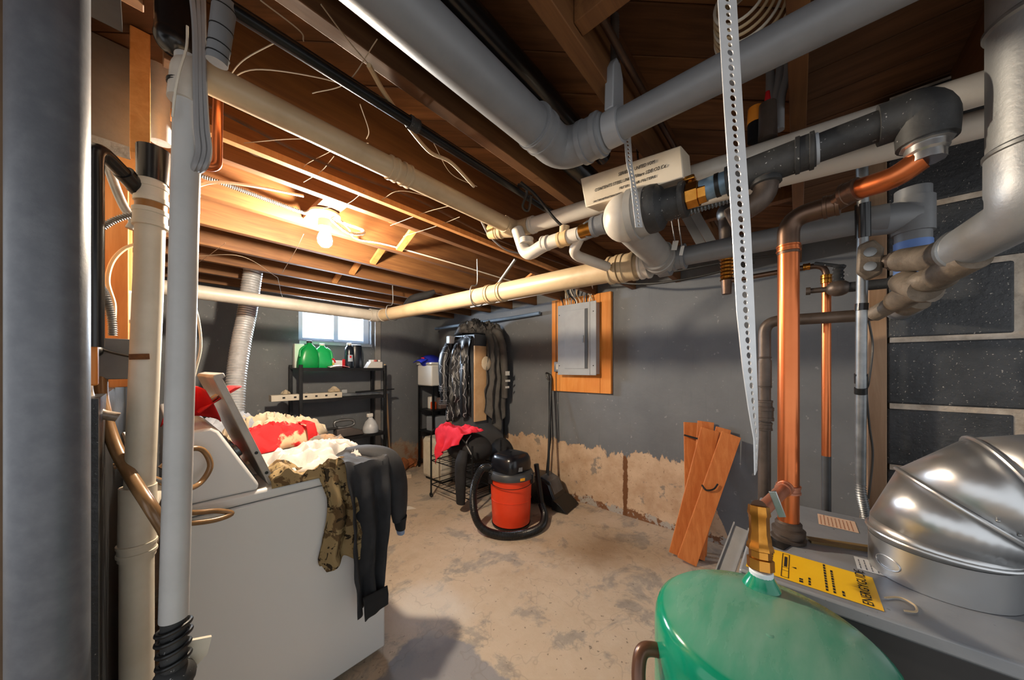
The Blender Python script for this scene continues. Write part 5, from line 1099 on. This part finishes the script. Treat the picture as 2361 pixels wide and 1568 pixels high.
# ------------------------------------------------------------------ redwood boards leaning on the wall
bd = [(1600, 1250, 1594, 970, .115, 2.99, 2.80), (1610, 1255, 1627, 969, .115, 2.965, 2.76), (1607, 1262, 1668, 986, .10, 2.94, 2.70), (1602, 1298, 1640, 1030, .115, 2.915, 2.66), (1561, 1290, 1637, 990, .125, 2.89, 2.60), (1584, 1294, 1686, 1003, .125, 2.86, 2.56)]
labs = ['leftmost redwood board standing nearly upright against the wall', 'upright redwood board second from the left at the back', 'redwood board peeking out between the two front boards', 'short redwood board low behind the right front board', 'front redwood board on the left of the fan', 'front redwood board tilted furthest right']
for k, (x0_, y0_, x1_, y1_, w_, X1, X0) in enumerate(bd):
    pt = U(x1_, y1_, X=X1); pb0 = U(x0_, y0_, X=X0); nrm_ = V(-.86, -.42, .28)
    pb0 = pb0 + (pt-pb0)*((.02-pb0.z)/(pt.z-pb0.z))
    o_ = MB().beam(pb0, pt, w_, .019, nrm_)
    zmin = min(q_.z for q_ in o_.v)
    for q_ in o_.v: q_.z -= zmin-.001
    tag(o_.build('redwood_board', m_redwood, bevel=.002), labs[k], 'board', 'redwood boards')
tag(MB().tube(spl([U(1618, 1118, X=2.70), U(1628, 1130, X=2.69), U(1645, 1128, X=2.70), U(1655, 1116, X=2.72)]), .006, 8).build('black_hook', m_black), 'small black hook on the tilted redwood board', 'hook')
tag(MB().beam(U(1577, 1003, X=2.90), U(1640, 1020, X=2.90), .014, .003, (-1, 0, 0)).build('black_band', m_black), 'black band across the tops of the redwood boards', 'band')
# ------------------------------------------------------------------ printed cardboard sleeve on the pipes
p00, p10, p11, p01 = U(1350, 478, X=1.0), U(1576, 408, X=1.0), U(1570, 335, X=1.02), U(1338, 412, X=1.02)
t = thing('cardboard_sleeve', 'cream printed cardboard sleeve wedged on top of the pipes', 'box', p00)
dn_ = V(.10, 0, .02)
MB().prism([p00, p10, p11, p01], dn_).build('sleeve', M('cream_card', 'dccfba', 'cbbba2', .75, 0, 5, .45, .7), t, bevel=.003)
MB().prism([p01+V(.10, -.02, .02), p01+(p11-p01)*.62+V(.10, 0, .02), p01+(p11-p01)*.6+V(.12, 0, .05), p01+V(.12, -.02, .045)], V(.01, 0, 0)).build('back_flap', M('cream_card_back', 'bfb5a4', None, .8), t)
ux_ = (p10-p00).normalized(); uy_ = (p01-p00); uy_ = (uy_-ux_*uy_.dot(ux_)).normalized(); uz_ = ux_.cross(uy_)
wd_ = (p10-p00).length; hg_ = (p01-p00).length; on = uz_*(.0012 if uz_.x < 0 else -.0012)
for s_, fx, fy, sz, tw in (('SERIES', .35, .60, .0165, .032), ('UNITED VOM', .52, .60, .0165, .06), ('CONTENTS STEEL UNIT', .09, .375, .0155, .125), ('Filters SDE O2 Ce', .53, .385, .0165, .092), ('FILTER', .38, .20, .0125, .03), ('AIR FILTERS', .53, .205, .0125, .066), ('ON. THE INSTRUCTION SHEETS', .09, .06, .0095, .10)):
    textmesh(s_, sz, 'lettering', m_ink, t, p00+ux_*(wd_*fx)+uy_*(hg_*fy)+on, ux_, uy_, .0003, tw)
# ------------------------------------------------------------------ cables, coil, loose wires in the ceiling
t = thing('cable_coil', 'coil of tan house cable hung between the joists', 'cable', (.92, .10, 2.2))
for k in range(7):
    r_ = .058+.006*k; c_ = V(.90+.006*k, .10-.003*k, 2.245)
    MB().tube([c_+V(.4*math.sin(a)*r_*.3+.008*k, math.cos(a)*r_*.85, math.sin(a)*r_*.95) for a in [2*math.pi*i/40 for i in range(40)]], .0035, 6, closed=True).build('loop', m_cabt if k % 3 else m_cabw, t)
MB().tube([V(.93, .08, 2.17), V(.95, .06, 2.13)], .007, 8).build('tie', m_cabt, t)
for k, (px0, px1) in enumerate(((1772, 1775), (1795, 1786), (1812, 1800))):
    cable('thick_grey_cable', ('left', 'middle', 'right')[k]+' thick grey cable dropping beside the joist to the dark line', [U(px0-8, -60, X=1.22), U(px0, 60, X=1.22), U(px0+4, 160, X=1.22), U(px1, 230, X=1.215), U(px1-2, 300, X=1.21)], .011, m_cabg, group='grey cables beside the joist', n=10)
st0 = U(1770, 322, X=1.16)
t = thing('sealant_tube', 'dark sealant tube with a red tip standing on the white pipe', 'tube', st0)
MB().tube([st0+V(0, 0, .0), st0+V(0, 0, .10)], [.022, .02], 16).build('tube', m_brown, t); MB().tube([st0+V(0, 0, .10), st0+V(0, 0, .135)], [.009, .005], 10).build('tip', m_red, t)
st1 = U(1742, 325, X=1.18)
t = thing('orange_cap_bottle', 'small dark bottle with an orange cap beside the sealant tube', 'bottle', st1)
MB().tube([st1, st1+V(0, 0, .05)], .02, 16).build('bottle', m_abs, t); MB().tube([st1+V(0, 0, .05), st1+V(0, 0, .095)], [.0205, .019], 16).build('cap', M('orange_cap_plastic', 'e08a2c', None, .4), t)
tag(ribbed(spl([V(1.33, .62, 1.99), V(1.34, .4, 1.985), V(1.345, .15, 1.99), V(1.35, .04, 1.995)]), .013, .011, .2, 12).build('armoured_cable', m_galv2), 'grey armoured cable under the white pipes near the copper riser', 'cable')
jz = 2.13
def jc(px, py, Z): return U(px, py, Z=Z)
cable('white_house_cable', 'white cable stapled along the joist past the glowing lamp', [jc(445, 432, 2.15), jc(500, 420, 2.16), jc(600, 432, 2.16), jc(700, 452, 2.17)], .0065, m_cabw)
cable('white_house_cable', 'white cable running from the lamp towards the main drain', [V(.64, 1.74, 2.16), V(.72, 1.80, 2.15), V(.80, 1.88, 2.135), V(1.0, 1.893, 2.16), V(1.5, 1.893, 2.17), V(2.2, 1.893, 2.17)], .005, m_cabw)
tag(ribbed(spl([jc(450, 400, 2.2), jc(520, 425, 2.19), jc(620, 462, 2.19), jc(700, 490, 2.18), V(.53, 1.735, 2.155)]), .009, .007, .18).build('armoured_cable', m_galv2), 'armoured cable crossing the lit joist to the lamp', 'cable')
tag(ribbed(spl([V(.60, 1.70, 2.125), V(.66, 1.66, 2.07), V(.73, 1.66, 2.085), V(.76, 1.72, 2.13), V(.70, 1.77, 2.155), V(.64, 1.76, 2.16)]), .007, .006, .16).build('armoured_cable', m_cabw), 'white ribbed cable looping round the lampholder', 'cable')
cable('tan_house_cable', 'tan cable swooping across the joists with a kinked end', [jc(850, 150, 2.12), jc(900, 235, 2.13), jc(985, 345, 2.13), jc(1040, 375, 2.12), jc(1093, 430, 2.10)], .006, m_cabt)
cable('grey_house_cable', 'grey cable arching under the joists by the copper stub', [jc(470, 355, 2.2), jc(540, 348, 2.2), jc(600, 358, 2.2), jc(680, 385, 2.21), jc(760, 420, 2.22)], .008, m_cabg)
cable('grey_house_cable', 'grey cable hanging from the joists to the cleanout plug', [jc(1110, 510, 2.08), jc(1130, 545, 2.06), jc(1165, 575, 2.07), jc(1200, 585, 2.08)], .005, m_cabg)
cable('black_house_cable', 'black cable drooping from the joist to the dark valve line', [jc(1200, 420, 2.12), jc(1235, 450, 2.08), jc(1275, 500, 2.0), jc(1300, 525, 1.96)], .006, m_cabk)
cable('black_house_cable', 'black looped cable end dangling left of the valve line', [jc(1195, 425, 2.13), jc(1215, 440, 2.10), jc(1205, 475, 2.06), jc(1218, 485, 2.05), jc(1225, 450, 2.08)], .005, m_cabk)
cable('white_drop_cable', 'white cable bowing down right of the white stack', [U(444, 690, Y=1.6), U(458, 740, Y=1.6), U(463, 800, Y=1.6), U(452, 850, Y=1.6), U(443, 885, Y=1.6)], .004, m_cabw)
for k, (pts, lab) in enumerate(((((1330, 655), (1450, 640), (1560, 625), (1700, 600), (1800, 588)), 'lowest black cable sagging along the right wall top'), (((1340, 640), (1470, 655), (1600, 640), (1740, 605)), 'looping black cable along the right wall top'), (((1240, 640), (1330, 630), (1430, 628), (1540, 600)), 'black cable above the breaker panel'))):
    cable('wall_top_cable', lab, [U(a_, b_, X=2.6) for a_, b_ in pts], .008, m_cabk, group='black cables on the right wall top')
tag(MB().tube([V(2.5, 2.84, 2.115), V(2.5, 1.60, 2.115)], .011, 10).build('white_strip', m_wplas), 'white strip fixed under the joists near the breaker panel', 'strip')
tag(MB().bb(1.13, 4.148, 2.105, 1.98, 4.1795, 2.139).build('white_strip', m_wplas, bevel=.003), 'white strip above the window under the last joist', 'strip')
tag(MB().tube([V(2.80, 3.95, 1.98), V(WX-.06, 2.6, 2.02), V(WX-.06, 2.2, 2.03)], .02, 12).build('blue_grey_conduit', M('blue_grey_paint', '6f8399', '5f7287', .5)), 'blue-grey conduit high on the right wall above the cabinet', 'conduit')
tag(MB().tube(spl([U(930, 712, Y=2.75), U(950, 690, Y=2.7), U(985, 680, Y=2.6), U(1003, 672, Y=2.55)]), [.02, .035, .035, .02], 12).build('black_bundle', m_blk), 'black bundle stuffed above the window end of the main drain', 'bundle')
# dusty strings and cobwebs under the joists
webs = [((520, 190), (560, 140), (640, 95)), ((520, 190), (590, 160), (740, 180), (830, 210)), ((740, 10), (800, 90), (860, 160)), ((830, 240), (850, 300), (845, 320)), ((700, 420), (740, 395), (770, 360)), ((1035, 475), (980, 490), (900, 520)), ((700, 540), (680, 580), (650, 630)), ((448, 590), (560, 592), (640, 640)), ((880, 460), (930, 440), (1040, 470)), ((600, 0), (690, 70), (700, 95))]
wl = ['from the copper stub up to the dark pipe', 'across the dark bay by the copper stub', 'near the joist by the grey drain', 'dangling below the white drain', 'beside the lamp bay', 'from the white drain to the lit joists', 'below the lamp like a pull cord', 'across the far joists', 'crossing under the white drain', 'at the top by the black pipes']
for k, w_ in enumerate(webs):
    cable('dusty_string', 'thin dusty string '+wl[k], [U(a_, b_, Z=2.125 - (.0 if k != 6 else .02)) for a_, b_ in w_], .0014, m_web, 'string', 'dusty strings', 5)

# battens and runs along the joist bays, straps behind the drain
tag(MB().bb(.05, 1.335, 2.115, 2.3, 1.36, 2.139).build('wood_batten', m_stud), 'thin wooden batten running along under the bay beside the lit joist', 'batten')
cable('bay_cable', 'long dusty brown cable running along the bay behind the white drain', [V(.06, 1.25, 2.15), V(.4, 1.253, 2.125), V(.8, 1.25, 2.14), V(1.3, 1.256, 2.12), V(2.2, 1.25, 2.15)], .006, m_copperd)
for k, (x0_, x1_) in enumerate(((1578, 1632), (1602, 1660))):
    tag(MB().beam(U(x0_, 492, X=1.62), U(x1_, 592, X=1.75), .035, .004, (-1, 0, .2)).build('flat_grey_strap', m_pvcg), ('left', 'right')[k]+' flat grey strap slanting behind the main drain', 'strap')
for k, (px, py) in enumerate(((1556, 566), (1572, 578))):
    pz = U(px, py, X=1.36); t = thing('wire_tag', ('larger', 'smaller')[k]+' pale tag on a wire hanging below the armoured cable', 'tag', pz)
    MB().box(pz, (.003, .02-.008*k, .035), Matrix.Rotation(.2, 3, 'X')).build('tag', m_wplas, t); MB().tube([pz+V(0, 0, .015), V(1.345, pz.y+.01, 1.985)], .002, 6).build('wire', m_cabg, t)
webs2 = [((560, 330), (690, 320), (850, 330)), ((700, 400), (705, 380), (760, 350)), ((930, 545), (1010, 520), (1060, 500)), ((840, 440), (800, 470), (745, 480)), ((640, 640), (655, 690), (690, 700)), ((1000, 330), (1040, 400), (1100, 430)), ((450, 610), (480, 590), (520, 560)), ((720, 215), (800, 190), (870, 90))]
wl2 = ['sagging under the dark bay', 'hooked to the batten', 'stretched below the cleanout plug', 'trailing off the lampholder', 'hanging near the window joists', 'dropping towards the kinked cable', 'at the left end of the far joists', 'slung from the dark pipe']
for k, w_ in enumerate(webs2):
    cable('dusty_string', 'thin dusty string '+wl2[k], [U(a_, b_, Z=2.125) for a_, b_ in w_], .0012, m_web, 'string', 'dusty strings', 5)
